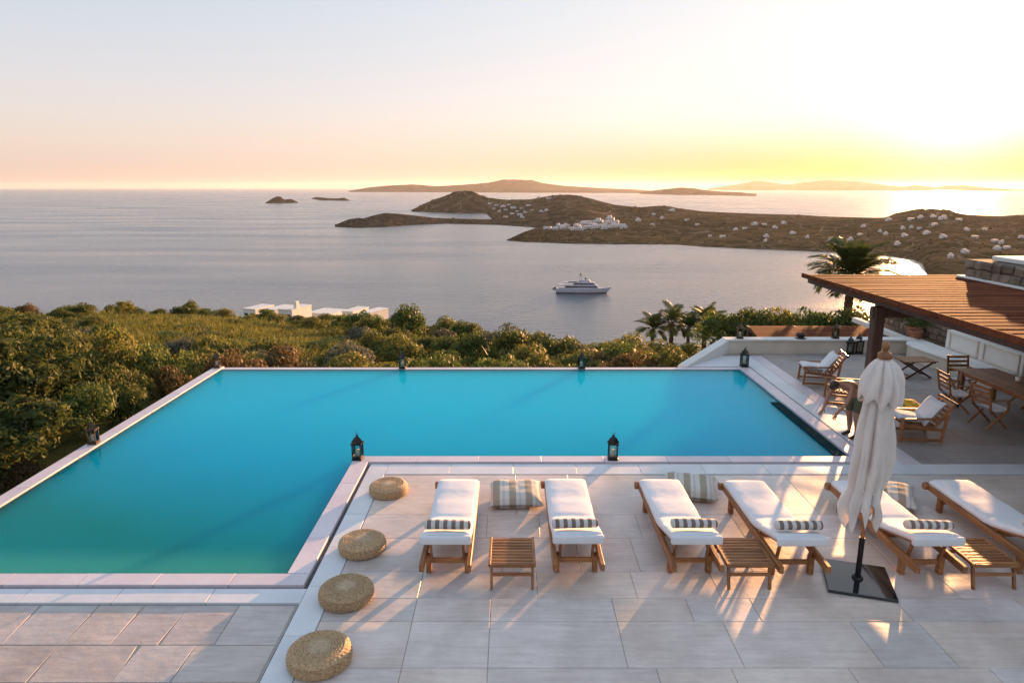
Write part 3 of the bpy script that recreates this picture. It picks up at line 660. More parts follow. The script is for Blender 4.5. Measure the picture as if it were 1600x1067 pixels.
for y_, t_ in prof: vs += [(13.3, y_, -2), (13.3, y_, t_), (13.8, y_, t_), (13.8, y_, -2)]
fs = [(0, 1, 2, 3), (12, 15, 14, 13)] + [(4 * i + k, 4 * i + (k + 1) % 4, 4 * i + 4 + (k + 1) % 4, 4 * i + 4 + k) for i in range(3) for k in range(4)]
mb.add(vs, fs).build('core', M['mortar'], lw)
stones(lw, 13.29, 16.65, 24.5, .1, lambda y: interp(prof, y))

# pergola
pg = thing('pergola', (0, 0, 0), 'large reddish timber pergola roof of closely set boards over the terrace', 'pergola')
PZ = 2.8
sm = MB().box((0, 0, 0), (5.0, .215, .045)).mesh('slat', M['wood_red'], bevel=.006)
yy = 6.6
while yy < 17.3:
    lenf = 1.0 if yy < 16.6 else 1.0
    link('slat', sm, pg, (9.85 + random.uniform(-.03, .03), yy, PZ + .03), (random.uniform(-.012, .012), random.uniform(-.003, .003), 0)); yy += .30
for x in (7.62, 9.0, 10.4): MB().box((x, 11.95, PZ - .09), (.10, 10.9, .18)).build('beam', M['wood_dark'], pg, bevel=.01)
MB().box((9.85, 13.86, PZ - .30), (4.9, .14, .22)).build('beam', M['wood_dark'], pg, bevel=.01)
MB().box((9.85, 8.6, PZ - .30), (4.9, .14, .22)).build('beam', M['wood_dark'], pg, bevel=.01)
mb = MB(); mb.box((7.38, 11.9, PZ + .03), (.05, 10.8, .11)); mb.build('fascia', M['wood_red'], pg, bevel=.008)
MB().beam((7.55, 13.86, 0), (7.55, 13.86, PZ - .19), .21, .21).build('post', M['wood_dark'], pg, bevel=.015)

lp = thing('lower_pergola', (0, 0, 0), 'low reddish timber pergola roof just beyond the parapet wall', 'pergola')
sm = MB().box((0, 0, 0), (4.6, .26, .04)).mesh('board', M['wood_red'], bevel=.006)
for i in range(11): link('board', sm, lp, (10.9 + i * .06, 22.9 + i * .31, -.22 - i * .006), (random.uniform(-.015, .015), 0, 0))
for x in (9.2, 11.0, 12.8): MB().box((x, 24.4, -.34), (.1, 3.6, .16)).build('beam', M['wood_dark'], lp)
for x in (9.2, 12.8):
    for y_ in (23.0, 25.9): MB().box((x, y_, -1.9), (.14, .14, 2.95)).build('post', M['wood_dark'], lp)

# ------------------------------------------------------------------ sun loungers
def make_lounger():
    root = thing('sun_lounger', (0, 0, 0), '', 'sun lounger', 'teak sun loungers in a row along the pool deck')
    for sx in (-1, 1):
        MB().beam((sx * .30, 0, .295), (sx * .30, 2.42, .315), .06, .10).build('side_rail', M['wood'], root, bevel=.008)
        MB().beam((sx * .255, .42, 0), (sx * .255, .42, .26), .07, .085).build('leg', M['wood'], root, bevel=.006)
        MB().beam((sx * .255, 2.15, 0), (sx * .255, 2.15, .27), .07, .085).build('leg', M['wood'], root, bevel=.006)
        MB().beam((sx * .215, .40, .20), (sx * .215, .30, .545), .035, .045).build('strut', M['wood'], root, bevel=.004)
    MB().box((0, .42, .17), (.46, .03, .07)).build('stretcher', M['wood_x'], root, bevel=.005)
    MB().box((0, 2.15, .17), (.46, .03, .06)).build('stretcher', M['wood_x'], root, bevel=.005)
    MB().box((0, .93, .29), (.55, .05, .07)).build('crossbar', M['wood_x'], root, bevel=.005)
    mb = MB()
    for sx in (-1, 1): mb.beam((sx * .262, .95, .375), (sx * .262, .22, .575), .04, .05)
    mb.box((0, .235, .572), (.56, .06, .05)); mb.build('backrest_frame', M['wood'], root, bevel=.005)
    sm = MB().box((0, 0, 0), (.50, .06, .018)).mesh('slat', M['wood_x'], bevel=.003)
    for i in range(7):
        t = (i + .8) / 8; link('slat', sm, root, (0, .95 - .73 * t, .385 + .2 * t), (R(-15.3), 0, 0))
    for i in range(14): link('slat', sm, root, (0, 1.03 + i * .098, .345))
    MB().cyl((-.385, 2.42, .325), (.33, 2.42, .325), .062, .062, 18).build('roller', M['wood_x'], root, bevel=.01)
    # mattress: swept along the sling line
    path = [(2.42, .37), (2.2, .375), (1.6, .375), (1.1, .38), (.93, .40), (.6, .49), (.3, .575), (.17, .612)]
    vs = []; th = .085; W2 = .325; prof = []
    for (dx, dz) in ((-1, .0), (-1, .55), (-.93, .85), (-.8, 1), (-.4, 1.05), (0, 1.06), (.4, 1.05), (.8, 1), (.93, .85), (1, .55), (1, .0)): prof.append((dx * W2, dz * th))
    P = len(prof); pts = []
    for k in range(len(path) - 1):
        for s in range(4):
            t = s / 4; pts.append((path[k][0] + (path[k + 1][0] - path[k][0]) * t, path[k][1] + (path[k + 1][1] - path[k][1]) * t))
    pts.append(path[-1])
    for k, (y_, z_) in enumerate(pts):
        e = 1.0
        if k == 0 or k == len(pts) - 1: e = .35
        elif k == 1 or k == len(pts) - 2: e = .93
        seam = .84 if k in (7, 13, 18) else 1
        for (dx, dz) in prof: vs.append((dx * (.97 if e < .5 else 1) + fbm((dx * 3, y_ * 3, 1), 2) * .006, y_, z_ + dz * e * seam + fbm((dx * 3.5, y_ * 3, 7), 2) * .006))
    fs = []
    for k in range(len(pts) - 1):
        for i in range(P):
            a, b = k * P + i, k * P + (i + 1) % P; fs.append((a, b, b + P, a + P))
    fs.append(tuple(range(P))); fs.append(tuple((len(pts) - 1) * P + i for i in range(P - 1, -1, -1)))
    mattress = MB().add(vs, fs).build('mattress', M['cloth'], root, smooth=True)
    # front hem of the mattress folding over the headrest
    mb = MB(); mb.box((0, .145, .615), (.66, .07, .115)); mb.build('hem', M['cloth'], mattress, bevel=.03, seg=3, smooth=True)
    return root
def make_bolster():
    prof = [(.0, -.30), (.035, -.30), (.062, -.29), (.07, -.27), (.072, -.1), (.073, 0), (.072, .1), (.07, .27), (.062, .29), (.035, .30), (.0, .30)]
    mb = MB(); mb.lathe(prof, 24, fn=lambda r, z, i, j, a: (r * (1 + .04 * math.sin(3 * a + z * 9) + .03 * math.sin(z * 60)), z))
    me = mb.mesh('bolster', M['bolster'], smooth=True)
    me.transform(Matrix.Rotation(PI / 2, 4, 'Y')); me.transform(Matrix.Diagonal((1, 1.15, .85, 1)))
    return me
lounger = make_lounger(); bol = make_bolster()
LX = [(-.85, 7.80, 'leftmost teak sun lounger with white mattress, nearest the woven poufs', 0.0),
      (.85, 7.82, 'second teak sun lounger from the left, right of the lone slatted table', 0.0),
      (2.36, 7.80, 'teak sun lounger with white mattress, left of the middle slatted table', .0),
      (3.70, 7.76, 'teak sun lounger just left of the closed umbrella and its base', 0.0),
      (5.42, 7.76, 'teak sun lounger partly hidden behind the closed umbrella', 0.0),
      (7.00, 7.78, 'rightmost teak sun lounger, cut off by the right edge', 0.0)]
BL = ['striped bolster on the leftmost sun lounger', 'striped bolster on the second sun lounger from the left', 'striped bolster on the third sun lounger, left of the middle table',
      'striped bolster on the lounger just left of the umbrella', 'striped bolster on the lounger right of the umbrella pole', 'striped bolster on the rightmost sun lounger']
for i, (x, y, lab, rz) in enumerate(LX):
    o = lounger if i == 0 else copy_tree(lounger)
    o.location = (x, y, 0); o.rotation_euler.z = rz; o['label'] = lab
    b = tag(link('bolster', bol, loc=(x + random.uniform(-.03, .03), y + .33 + random.uniform(-.02, .03), .742), rot=(R(-15), random.uniform(-.03, .03), random.uniform(-.07, .07))), BL[i], 'bolster', 'striped bolsters on the loungers')

def make_table():
    root = thing('side_table', (0, 0, 0), '', 'side table', 'low slatted teak tables between the loungers')
    sm = MB().box((0, 0, 0), (.54, .050, .02)).mesh('slat', M['wood_x'], bevel=.003)
    for i in range(9): link('slat', sm, root, (0, -.30 + i * .075, .335))
    for sx in (-1, 1):
        MB().box((sx * .285, 0, .325), (.035, .70, .045)).build('side_rail', M['wood'], root, bevel=.004)
        MB().beam((sx * .262, -.36, 0), (sx * .262, -.28, .31), .032, .045).build('leg', M['wood'], root, bevel=.004)
        MB().beam((sx * .262, .33, 0), (sx * .262, .29, .31), .032, .045).build('leg', M['wood'], root, bevel=.004)
    MB().box((0, -.325, .19), (.50, .02, .045)).build('stretcher', M['wood_x'], root, bevel=.003)
    MB().box((0, .31, .15), (.50, .02, .045)).build('stretcher', M['wood_x'], root, bevel=.003)
    MB().box((0, -.345, .322), (.535, .022, .045)).build('front_rail', M['wood_x'], root, bevel=.003)
    return root
tb = make_table()
for i, (x, y, lab) in enumerate([(0, 8.17, 'low slatted teak table between the first and second loungers'), (3.03, 8.17, 'low slatted teak table between the third and fourth loungers'), (6.15, 8.17, 'low slatted teak table between the two rightmost loungers')]):
    o = tb if i == 0 else copy_tree(tb); o.location = (x, y, 0); o['label'] = lab

# woven poufs
def make_pouf():
    prof = [(.0, .200)]; n = 9
    for k in range(n):                      # coil rings on the top
        r0 = .02 + k * .029
        prof += [(r0, .203 + .004 * (k < 4)), (r0 + .009, .217 + .004 * (k < 4)), (r0 + .019, .216 + .004 * (k < 4)), (r0 + .027, .202)]
    prof += [(.295, .195), (.312, .182)]
    for k in range(6):
        z0 = .175 - k * .027; R0 = .318 + .016 * math.sin(PI * (k + .5) / 6)
        prof += [(R0 - .006, z0), (R0 + .006, z0 - .008), (R0 + .007, z0 - .017), (R0 - .006, z0 - .025)]
    prof += [(.30, .008), (.28, 0), (0, 0)]
    def fn(r, z, i, j, a):
        s = (1 if (i // 2 + j // 4) % 2 else -1)
        k = .0035 * s if r > .03 else 0
        return (r + (k if z < .19 else 0), z + (k * .8 if z >= .19 and r < .3 else 0))
    return MB().lathe(prof, 144, fn=fn).mesh('pouf', M['wicker'], smooth=True)
pf = make_pouf()
for i, (px, py, s, lab) in enumerate([(607, 761, .95, 'farthest round woven pouf, nearest the pool corner lantern'), (566, 848, .98, 'round woven pouf second from the pool corner lantern'),
                                      (541, 923, 1.0, 'round woven pouf third from the pool corner lantern'), (499, 1020, 1.02, 'nearest and largest-looking round woven pouf at the bottom edge')]):
    p = atZ(px, py, .10)
    r = thing('woven_pouf', (p.x, p.y, 0), lab, 'pouf', 'woven seagrass poufs in a row', random.uniform(0, 6)); r.scale = (s, s, s * .85)
    link('body', pf, r)
    MB().lathe([(.0, .221), (.05, .222), (.105, .219), (.118, .212)], 40, fn=lambda r_, z, i_, j, a: (r_, z + .002 * math.sin(a * 20))).build('centre_medallion', M['wicker'], r, smooth=True)

# floor cushions
def cushion_mesh(name, m, w, d, h, n=22):
    vs = []; fs = []
    for s in (1, -1):
        for j in range(n + 1):
            for i in range(n + 1):
                u, v = 2 * i / n - 1, 2 * j / n - 1
                e = max(0, (1 - u ** 4)) ** .5 * max(0, (1 - v ** 4)) ** .5
                pin = 1 - .07 * (1 - (u * u)) * (abs(v) ** 3) ; pin2 = 1 - .07 * (1 - v * v) * (abs(u) ** 3)
                z = s * h / 2 * e * (1 + .12 * fbm((u * 2, v * 2, s), 2)) + h / 2
                if s < 0: z = max(z, .012 * (1 - e))
                vs.append((u * w / 2 * pin2, v * d / 2 * pin, z))
    N = (n + 1) ** 2
    for s in (0, 1):
        for j in range(n):
            for i in range(n):
                a = s * N + j * (n + 1) + i; q = (a, a + 1, a + n + 2, a + n + 1); fs.append(q if s == 0 else q[::-1])
    me = MB().add(vs, fs).mesh(name, m, smooth=True)
    bm = bmesh.new(); bm.from_mesh(me); bmesh.ops.remove_doubles(bm, verts=bm.verts, dist=.0005); bm.to_mesh(me); bm.free()
    return me
cm = cushion_mesh('floor_cushion', M['floor_cushion'], .86, .80, .24)
for x, y, rz, lab in [(.06, 10.35, .02, 'large striped floor cushion between the first and second loungers'), (2.98, 10.62, -.22, 'large striped floor cushion between the third and fourth loungers'),
                      (6.12, 10.35, -.45, 'large striped floor cushion behind the umbrella, mostly hidden')]:
    tag(link('floor_cushion', cm, loc=(x, y, 0.003), rot=(R(3), 0, rz)), lab, 'floor cushion', 'striped floor cushions on the deck')

# ------------------------------------------------------------------ lanterns
def make_lantern(m, h=.50, w=.19):
    root = thing('lantern', (0, 0, 0), '', 'lantern')
    t = w / 2
    mb = MB(); mb.box((0, 0, .02), (w, w, .04)); mb.box((0, 0, .05), (w * .86, w * .86, .025)); mb.build('base', m, root, bevel=.005)
    for sx in (-1, 1):
        for sy in (-1, 1): MB().box((sx * (t - .016), sy * (t - .016), .185), (.016, .016, .25)).build('post', m, root)
    for k in range(4):
        a = k * PI / 2
        MB().box((0, t - .018, .185), (w - .05, .003, .245)).build('glass_pane', M['glass'], root, rot=(0, 0, a))
    MB().lathe([(0, .19), (.036, .19), (.038, .185), (.038, .064), (0, .064)], 16).build('candle', M['candle'], root, smooth=True)
    mb = MB(); mb.box((0, 0, .32), (w * 1.06, w * 1.06, .025))
    mb.lathe([(t * 1.25, .333), (t * .95, .37), (t * .70, .415), (t * .35, .44), (t * .22, .452), (t * .30, .468), (t * .12, .482), (0, .49)], 4)
    roof = mb.build('roof', m, root, bevel=.003)
    mb = MB(); pts = [(.03 * math.cos(a), 0, .497 + .03 * math.sin(a)) for a in np.linspace(0, 2 * PI, 13)]; mb.tube(pts, .004, 6); mb.build('ring', m, roof)
    return root
LN = [(560, 716, .02, 'metal', 1.0, 'black lantern on the inner corner of the pool coping'),
      (957, 716, .02, 'metal', 1.0, 'black lantern on the near pool coping behind the third lounger'),
      (630, 574, -.02, 'metal', .98, 'small black lantern on the far pool rim, left of centre'),
      (908, 574, -.02, 'metal', .98, 'small black lantern on the far pool rim, right of centre'),
      (332, 577, 0.0, 'bronze', .95, 'brown lantern at the far left corner of the pool'),
      (117, 706, 0.0, 'bronze', .95, 'brown lantern on the left pool coping beside the bushes'),
      (1163, 575, .02, 'metal', 1.12, 'black lantern at the far right corner of the pool'),
      (1158, 530, .457, 'bronze', 1.0, 'bronze lantern on the left end of the parapet wall'),
      (1308, 530, .457, 'bronze', 1.0, 'bronze lantern on the parapet wall beside the low dark bowl'),
      (1327, 553, 0.0, 'metal', 1.15, 'left black lantern of the pair standing at the parapet foot'),
      (1340, 552, 0.0, 'metal', 1.25, 'right black lantern of the pair standing at the parapet foot')]
protos = {}
for px, py, z, mk, s, lab in LN:
    p = atZ(px, py, z)
    if mk in protos: o = copy_tree(protos[mk])
    else: o = make_lantern(M[mk]); protos[mk] = o
    if px == 1308 or px == 1158: p = Vector((p.x, 20.6, .457))
    if px in (560, 957): p.y = 12.05
    if px in (630, 908): p.y = 18.80
    if px == 117: p.x, p.y = -8.38, 12.9
    if px == 332: p.x, p.y = -8.40, 18.82
    if px == 1163: p.x, p.y, = 6.62, 18.85
    o.location = p; o.scale = (s, s, s); o.rotation_euler.z = random.uniform(-.15, .15); o['label'] = lab; o['group'] = 'candle lanterns around the pool'

# ------------------------------------------------------------------ closed umbrella
def make_umbrella():
    root = thing('garden_umbrella', (4.5, 8.0, 0), 'tall closed off-white garden umbrella with wooden finial between the loungers', 'umbrella')
    MB().box((0, 0, .025), (.80, .80, .04), rz=R(-17)).build('base_plate', M['plate'], root, bevel=.006)
    MB().cyl((0, 0, .045), (0, 0, .62), .034, .034, 20).build('sleeve', M['metal'], root, smooth=False)
    MB().cyl((0, 0, .05), (0, 0, .075), .07, .06, 20).build('collar', M['metal'], root)
    MB().cyl((0, 0, .62), (0, 0, 3.0), .026, .026, 16).build('pole', M['wood'], root)
    MB().lathe([(0, 3.20), (.018, 3.19), (.04, 3.155), (.045, 3.12), (.028, 3.09), (.03, 3.075), (.075, 3.05), (.085, 3.02), (.08, 2.99), (.03, 2.98)], 20).build('finial', M['wood_x'], root, smooth=True)
    n = 128
    def canopy(prof, amp, lobes, seed, hem, lean):
        vs = []; rows = len(prof)
        for j, (h, r) in enumerate(prof):
            t = j / (rows - 1)
            for i in range(n):
                a = 2 * PI * i / n
                fold = abs(math.sin(a * lobes / 2 + .6 * fbm((seed, h * .8, 0), 2) + t * .35)) ** .7
                deep = fbm((math.cos(a) * 2.3 + seed, math.sin(a) * 2.3, h * 1.3), 3)
                rr = r * (1 - amp * (1 - fold) * min(1, t * 3 + .3) * (1 + 1.2 * fbm((math.cos(a) * 1.3, math.sin(a) * 1.3, seed + h * .5), 2)) + .34 * deep * min(1, t * 2) + .05 * fbm((math.cos(a) * 7, math.sin(a) * 7, h * 1.1 + seed), 2))
                zz = h + hem * t ** 3 * (math.sin(a * lobes / 2 + 1) ** 2 * 1.0 + .6 * fbm((math.cos(a) * 1.5, math.sin(a) * 1.5, seed), 2))
                vs.append((rr * math.cos(a) + lean[0] * t ** 2, rr * math.sin(a) + lean[1] * t ** 2, zz))
        fs = [(j * n + i, j * n + (i + 1) % n, (j + 1) * n + (i + 1) % n, (j + 1) * n + i) for j in range(rows - 1) for i in range(n)]
        return MB().add(vs, fs)
    body = [(2.95, .05), (2.85, .10), (2.7, .15), (2.55, .185), (2.35, .205), (2.15, .225), (1.95, .235), (1.75, .24), (1.55, .235), (1.4, .22), (1.28, .205), (1.18, .22), (1.08, .245), (.98, .26), (.88, .25), (.80, .235)]
    body = [(h, r_ * .90) for h, r_ in body]
    bodyf = []
    for (a, b) in zip(body, body[1:]):
        for s in range(3): bodyf.append((a[0] + (b[0] - a[0]) * s / 3, a[1] + (b[1] - a[1]) * s / 3))
    bodyf.append(body[-1])
    canopy(bodyf, .46, 9, 3.1, .26, (-.10, -.03)).build('canopy', M['canopy'], root, smooth=True)
    cap = [(3.0, .03), (2.96, .10), (2.9, .155), (2.82, .195), (2.73, .225), (2.65, .24), (2.58, .245), (2.52, .235)]
    capf = []
    for (a, b) in zip(cap, cap[1:]):
        for s in range(3): capf.append((a[0] + (b[0] - a[0]) * s / 3, a[1] + (b[1] - a[1]) * s / 3))
    capf.append(cap[-1])
    canopy(capf, .22, 9, 8.4, -.10, (.0, 0)).build('vent_cap', M['canopy'], root, smooth=True)
    mb = MB(); pts = [(-.035 + .165 * math.cos(a), -.01 + .165 * math.sin(a), 1.30 + .015 * math.sin(2 * a)) for a in np.linspace(0, 2 * PI, 33)]
    mb.tube(pts, .017, 8); mb.build('tie_strap', M['canopy'], root, smooth=True)
    return root
make_umbrella()

# ------------------------------------------------------------------ terrace furniture
def make_armchair(full=True):
    root = thing('garden_armchair', (0, 0, 0), '', 'armchair', 'low teak lounge armchairs on the terrace')
    # faces -X; length 0.95, width 0.7
    for sy in (-1, 1):
        y = sy * .33
        MB().beam((-.42, y, 0), (-.40, y, .46), .05, .05).build('leg', M['wood_x'], root, bevel=.004)
        MB().beam((.36, y, 0), (.44, y, .62), .05, .05).build('leg', M['wood_x'], root, bevel=.004)
        MB().box((0, y, .05), (.80, .045, .05)).build('runner', M['wood_x'], root, bevel=.004)
        MB().beam((-.46, y, .475), (.44, y, .50), .065, .03, ).build('armrest', M['wood_x'], root, bevel=.005)
        MB().beam((-.42, y * .93, .33), (.38, y * .93, .25), .04, .06).build('seat_rail', M['wood_x'], root, bevel=.004)
        MB().beam((.22, y * .86, .26), (.56, y * .86, .80), .04, .045).build('back_rail', M['wood_x'], root, bevel=.004)
    sm = MB().box((0, 0, 0), (.05, .60, .018)).mesh('slat', M['wood'], bevel=.003)
    for i in range(8): link('slat', sm, root, (-.38 + i * .085, 0, .36 - i * .0085))
    for i in range(7): t = i / 6; link('slat', sm, root, (.25 + .29 * t, 0, .31 + .47 * t), (0, R(-58), 0))
    MB().cyl((.57, -.36, .80), (.57, .36, .80), .03, .03, 12).build('head_bar', M['metal'], root)
    if full:
        cu = cushion_mesh('seat_cushion', M['towel'], .62, .56, .13, 12); link('seat_cushion', cu, root, (-.18, 0, .375), (0, R(6), 0))
        cu = cushion_mesh('back_cushion', M['towel'], .60, .60, .17, 12); link('back_cushion', cu, root, (.28, 0, .52), (0, R(-55), 0))
    return root
ac = make_armchair(); ac.location = (8.28, 13.3, 0); ac.rotation_euler.z = R(-6); ac['label'] = 'teak armchair with white cushions, right of the closed umbrella'
c2 = copy_tree(ac); c2.location = (8.05, 17.3, 0); c2.rotation_euler.z = R(-12); c2['label'] = 'teak armchair with white cushions near the parapet, behind the bending person'
c3 = make_armchair(False); c3.location = (7.95, 15.6, 0); c3.rotation_euler.z = R(-20); c3['label'] = 'bare slatted teak chair the bending person reaches towards'
yc = cushion_mesh('yellow_cushion', M['yellow'], .48, .42, .17, 12)
tag(link('yellow_cushion', yc, loc=(8.62, 14.1, .32), rot=(R(20), R(8), .4)), 'bright yellow cushion behind the white cushioned armchair', 'cushion')
fr = thing('footstool', (8.57, 14.1, 0), 'low teak footstool under the yellow cushion', 'footstool')
for sx in (-1, 1):
    for sy in (-1, 1): MB().box((sx * .22, sy * .2, .13), (.045, .045, .26)).build('leg', M['wood_x'], fr, bevel=.004)
for i in range(6): MB().box((0, -.2 + i * .08, .275), (.52, .06, .022)).build('slat', M['wood_x'], fr, bevel=.003)
tag(link('rolled_towel', make_bolster(), loc=(8.72, 15.9, .06), rot=(0, 0, .5)), 'rolled cloth on the floor beside the bare chair', 'towel')
bpy.data.objects['rolled_towel'].data.materials.clear(); bpy.data.objects['rolled_towel'].data.materials.append(M['towel'])

def make_fold_table(x, y, rz, lab):
    root = thing('folding_table', (x, y, 0), lab, 'folding table', None, rz)
    sm = MB().box((0, 0, 0), (.90, .075, .022)).mesh('slat', M['wood_x'], bevel=.003)
    for i in range(7): link('slat', sm, root, (0, -.27 + i * .09, .47))
    for sy in (-.25, .25):
        MB().beam((-.36, sy, 0), (.36, sy, .45), .03, .045).build('leg', M['wood_dark'], root, bevel=.003)
        MB().beam((.36, sy * .86, 0), (-.36, sy * .86, .45), .03, .045).build('leg', M['wood_dark'], root, bevel=.003)
    MB().box((-.37, 0, .445), (.04, .6, .04)).build('rail', M['wood_dark'], root); MB().box((.37, 0, .445), (.04, .6, .04)).build('rail', M['wood_dark'], root)
    MB().cyl((-.25, -.22, .07), (-.25, .22, .07), .015).build('stretcher', M['wood_dark'], root); MB().cyl((.25, -.22, .07), (.25, .22, .07), .015).build('stretcher', M['wood_dark'], root)
make_fold_table(10.9, 17.9, .05, 'small cross-legged folding table in front of the curved bench')

# dining table
dt = thing('dining_table', (11.15, 14.35, 0), 'long orange-brown slatted dining table at the right edge', 'dining table')
sm = MB().box((0, 0, 0), (.115, 3.1, .03)).mesh('plank', M['wood'], bevel=.004)
for i in range(8): link('plank', sm, dt, (-.44 + i * .126, 0, .745))
for sx in (-.4, .4):
    for sy in (-1.35, 1.35): MB().box((sx, sy, .36), (.085, .085, .72)).build('leg', M['wood'], dt, bevel=.006)
for sx in (-.4, .4): MB().box((sx, 0, .68), (.03, 2.6, .09)).build('apron', M['wood'], dt)
for sy in (-1.35, 1.35): MB().box((0, sy, .68), (.72, .03, .09)).build('apron', M['wood_x'], dt)
def make_dining_chair():
    root = thing('dining_chair', (0, 0, 0), '', 'dining chair', 'folding teak chairs round the dining table')   # faces +X
    for sy in (-1, 1):
        y = sy * .25
        MB().beam((-.26, y, 0), (.20, y, .44), .03, .045).build('leg', M['wood_x'], root, bevel=.003)
        MB().beam((.24, y * .88, 0), (-.24, y * .88, .46), .03, .045).build('leg', M['wood_x'], root, bevel=.003)
        MB().beam((-.22, y, .42), (-.32, y, .92), .03, .045).build('back_post', M['wood_x'], root, bevel=.003)
        MB().beam((-.27, y, .64), (.20, y, .64), .045, .025).build('armrest', M['wood_x'], root, bevel=.003)
        MB().beam((.18, y, .42), (.18, y, .63), .03, .035).build('arm_post', M['wood_x'], root, bevel=.003)
    sm = MB().box((0, 0, 0), (.018, .46, .06)).mesh('slat', M['wood_x'], bevel=.003)
    for i in range(4): link('slat', sm, root, (-.245 - .022 * i, 0, .56 + i * .105), (0, R(-11), 0))
    n = 8; vs = []; fs = []
    for i in range(n + 1):
        u = -1 + 2 * i / n
        for k, y in enumerate((-.235, .235)): vs += [(u * .22, y, .445 - .03 * (1 - u * u)), (u * .22, y, .415 - .03 * (1 - u * u))]
    for i in range(n):
        a = 4 * i; fs += [(a, a + 4, a + 6, a + 2), (a + 1, a + 3, a + 7, a + 5), (a, a + 1, a + 5, a + 4), (a + 2, a + 6, a + 7, a + 3)]
    MB().add(vs, fs).build('seat', M['cloth'], root)
    return root
dc = make_dining_chair()
for i, (x, y, rz, lab) in enumerate([(10.15, 15.0, -.1, 'folding teak chair with white seat left of the dining table, farther of two'), (10.25, 13.95, .12, 'folding teak chair with white seat left of the dining table, nearer of two'),
                                     (11.15, 16.25, -PI / 2, 'teak chair at the far head of the dining table'), (12.02, 15.3, PI, 'teak chair behind the dining table by the stone wall, farther of two'), (12.0, 14.5, PI - .05, 'teak chair behind the dining table by the stone wall, nearer of two')]):
    o = dc if i == 0 else copy_tree(dc); o.location = (x, y, 0); o.rotation_euler.z = rz; o['label'] = lab
for x, y, lab in ((11.35, 14.75, 'small white candle jar on the dining table, farther one'), (11.2, 14.1, 'small white candle jar on the dining table, nearer one')):
    tag(MB().lathe([(0, 0), (.045, 0), (.05, .01), (.055, .10), (.05, .105), (.046, .02), (0, .018)], 16).build('candle_jar', M['candle'], None, smooth=True, loc=(x, y, .762)), lab, 'candle jar')

# bowl on the parapet, pots
bo = tag(MB().lathe([(0, 0), (.16, 0), (.17, .015), (.10, .02), (.09, .03), (.12, .08), (.16, .14), (.14, .145), (.09, .08), (0, .06)], 24).build('dark_bowl', M['metal'], None, smooth=True, loc=(8.92, 20.6, .457)),
         'low dark bowl on the parapet wall', 'bowl')
mb = MB()
def potted(x, y, z, r, h, lab, m):
    t = thing('potted_plant', (x, y, z), lab, 'potted plant')
    MB().lathe([(0, 0), (r * .62, 0), (r * .7, h * .1), (r, h * .8), (r * 1.08, h * .86), (r * 1.08, h), (r * .92, h), (r * .85, h * .85), (0, h * .82)], 24).build('pot', M['terracotta'], t, smooth=True)
    return t

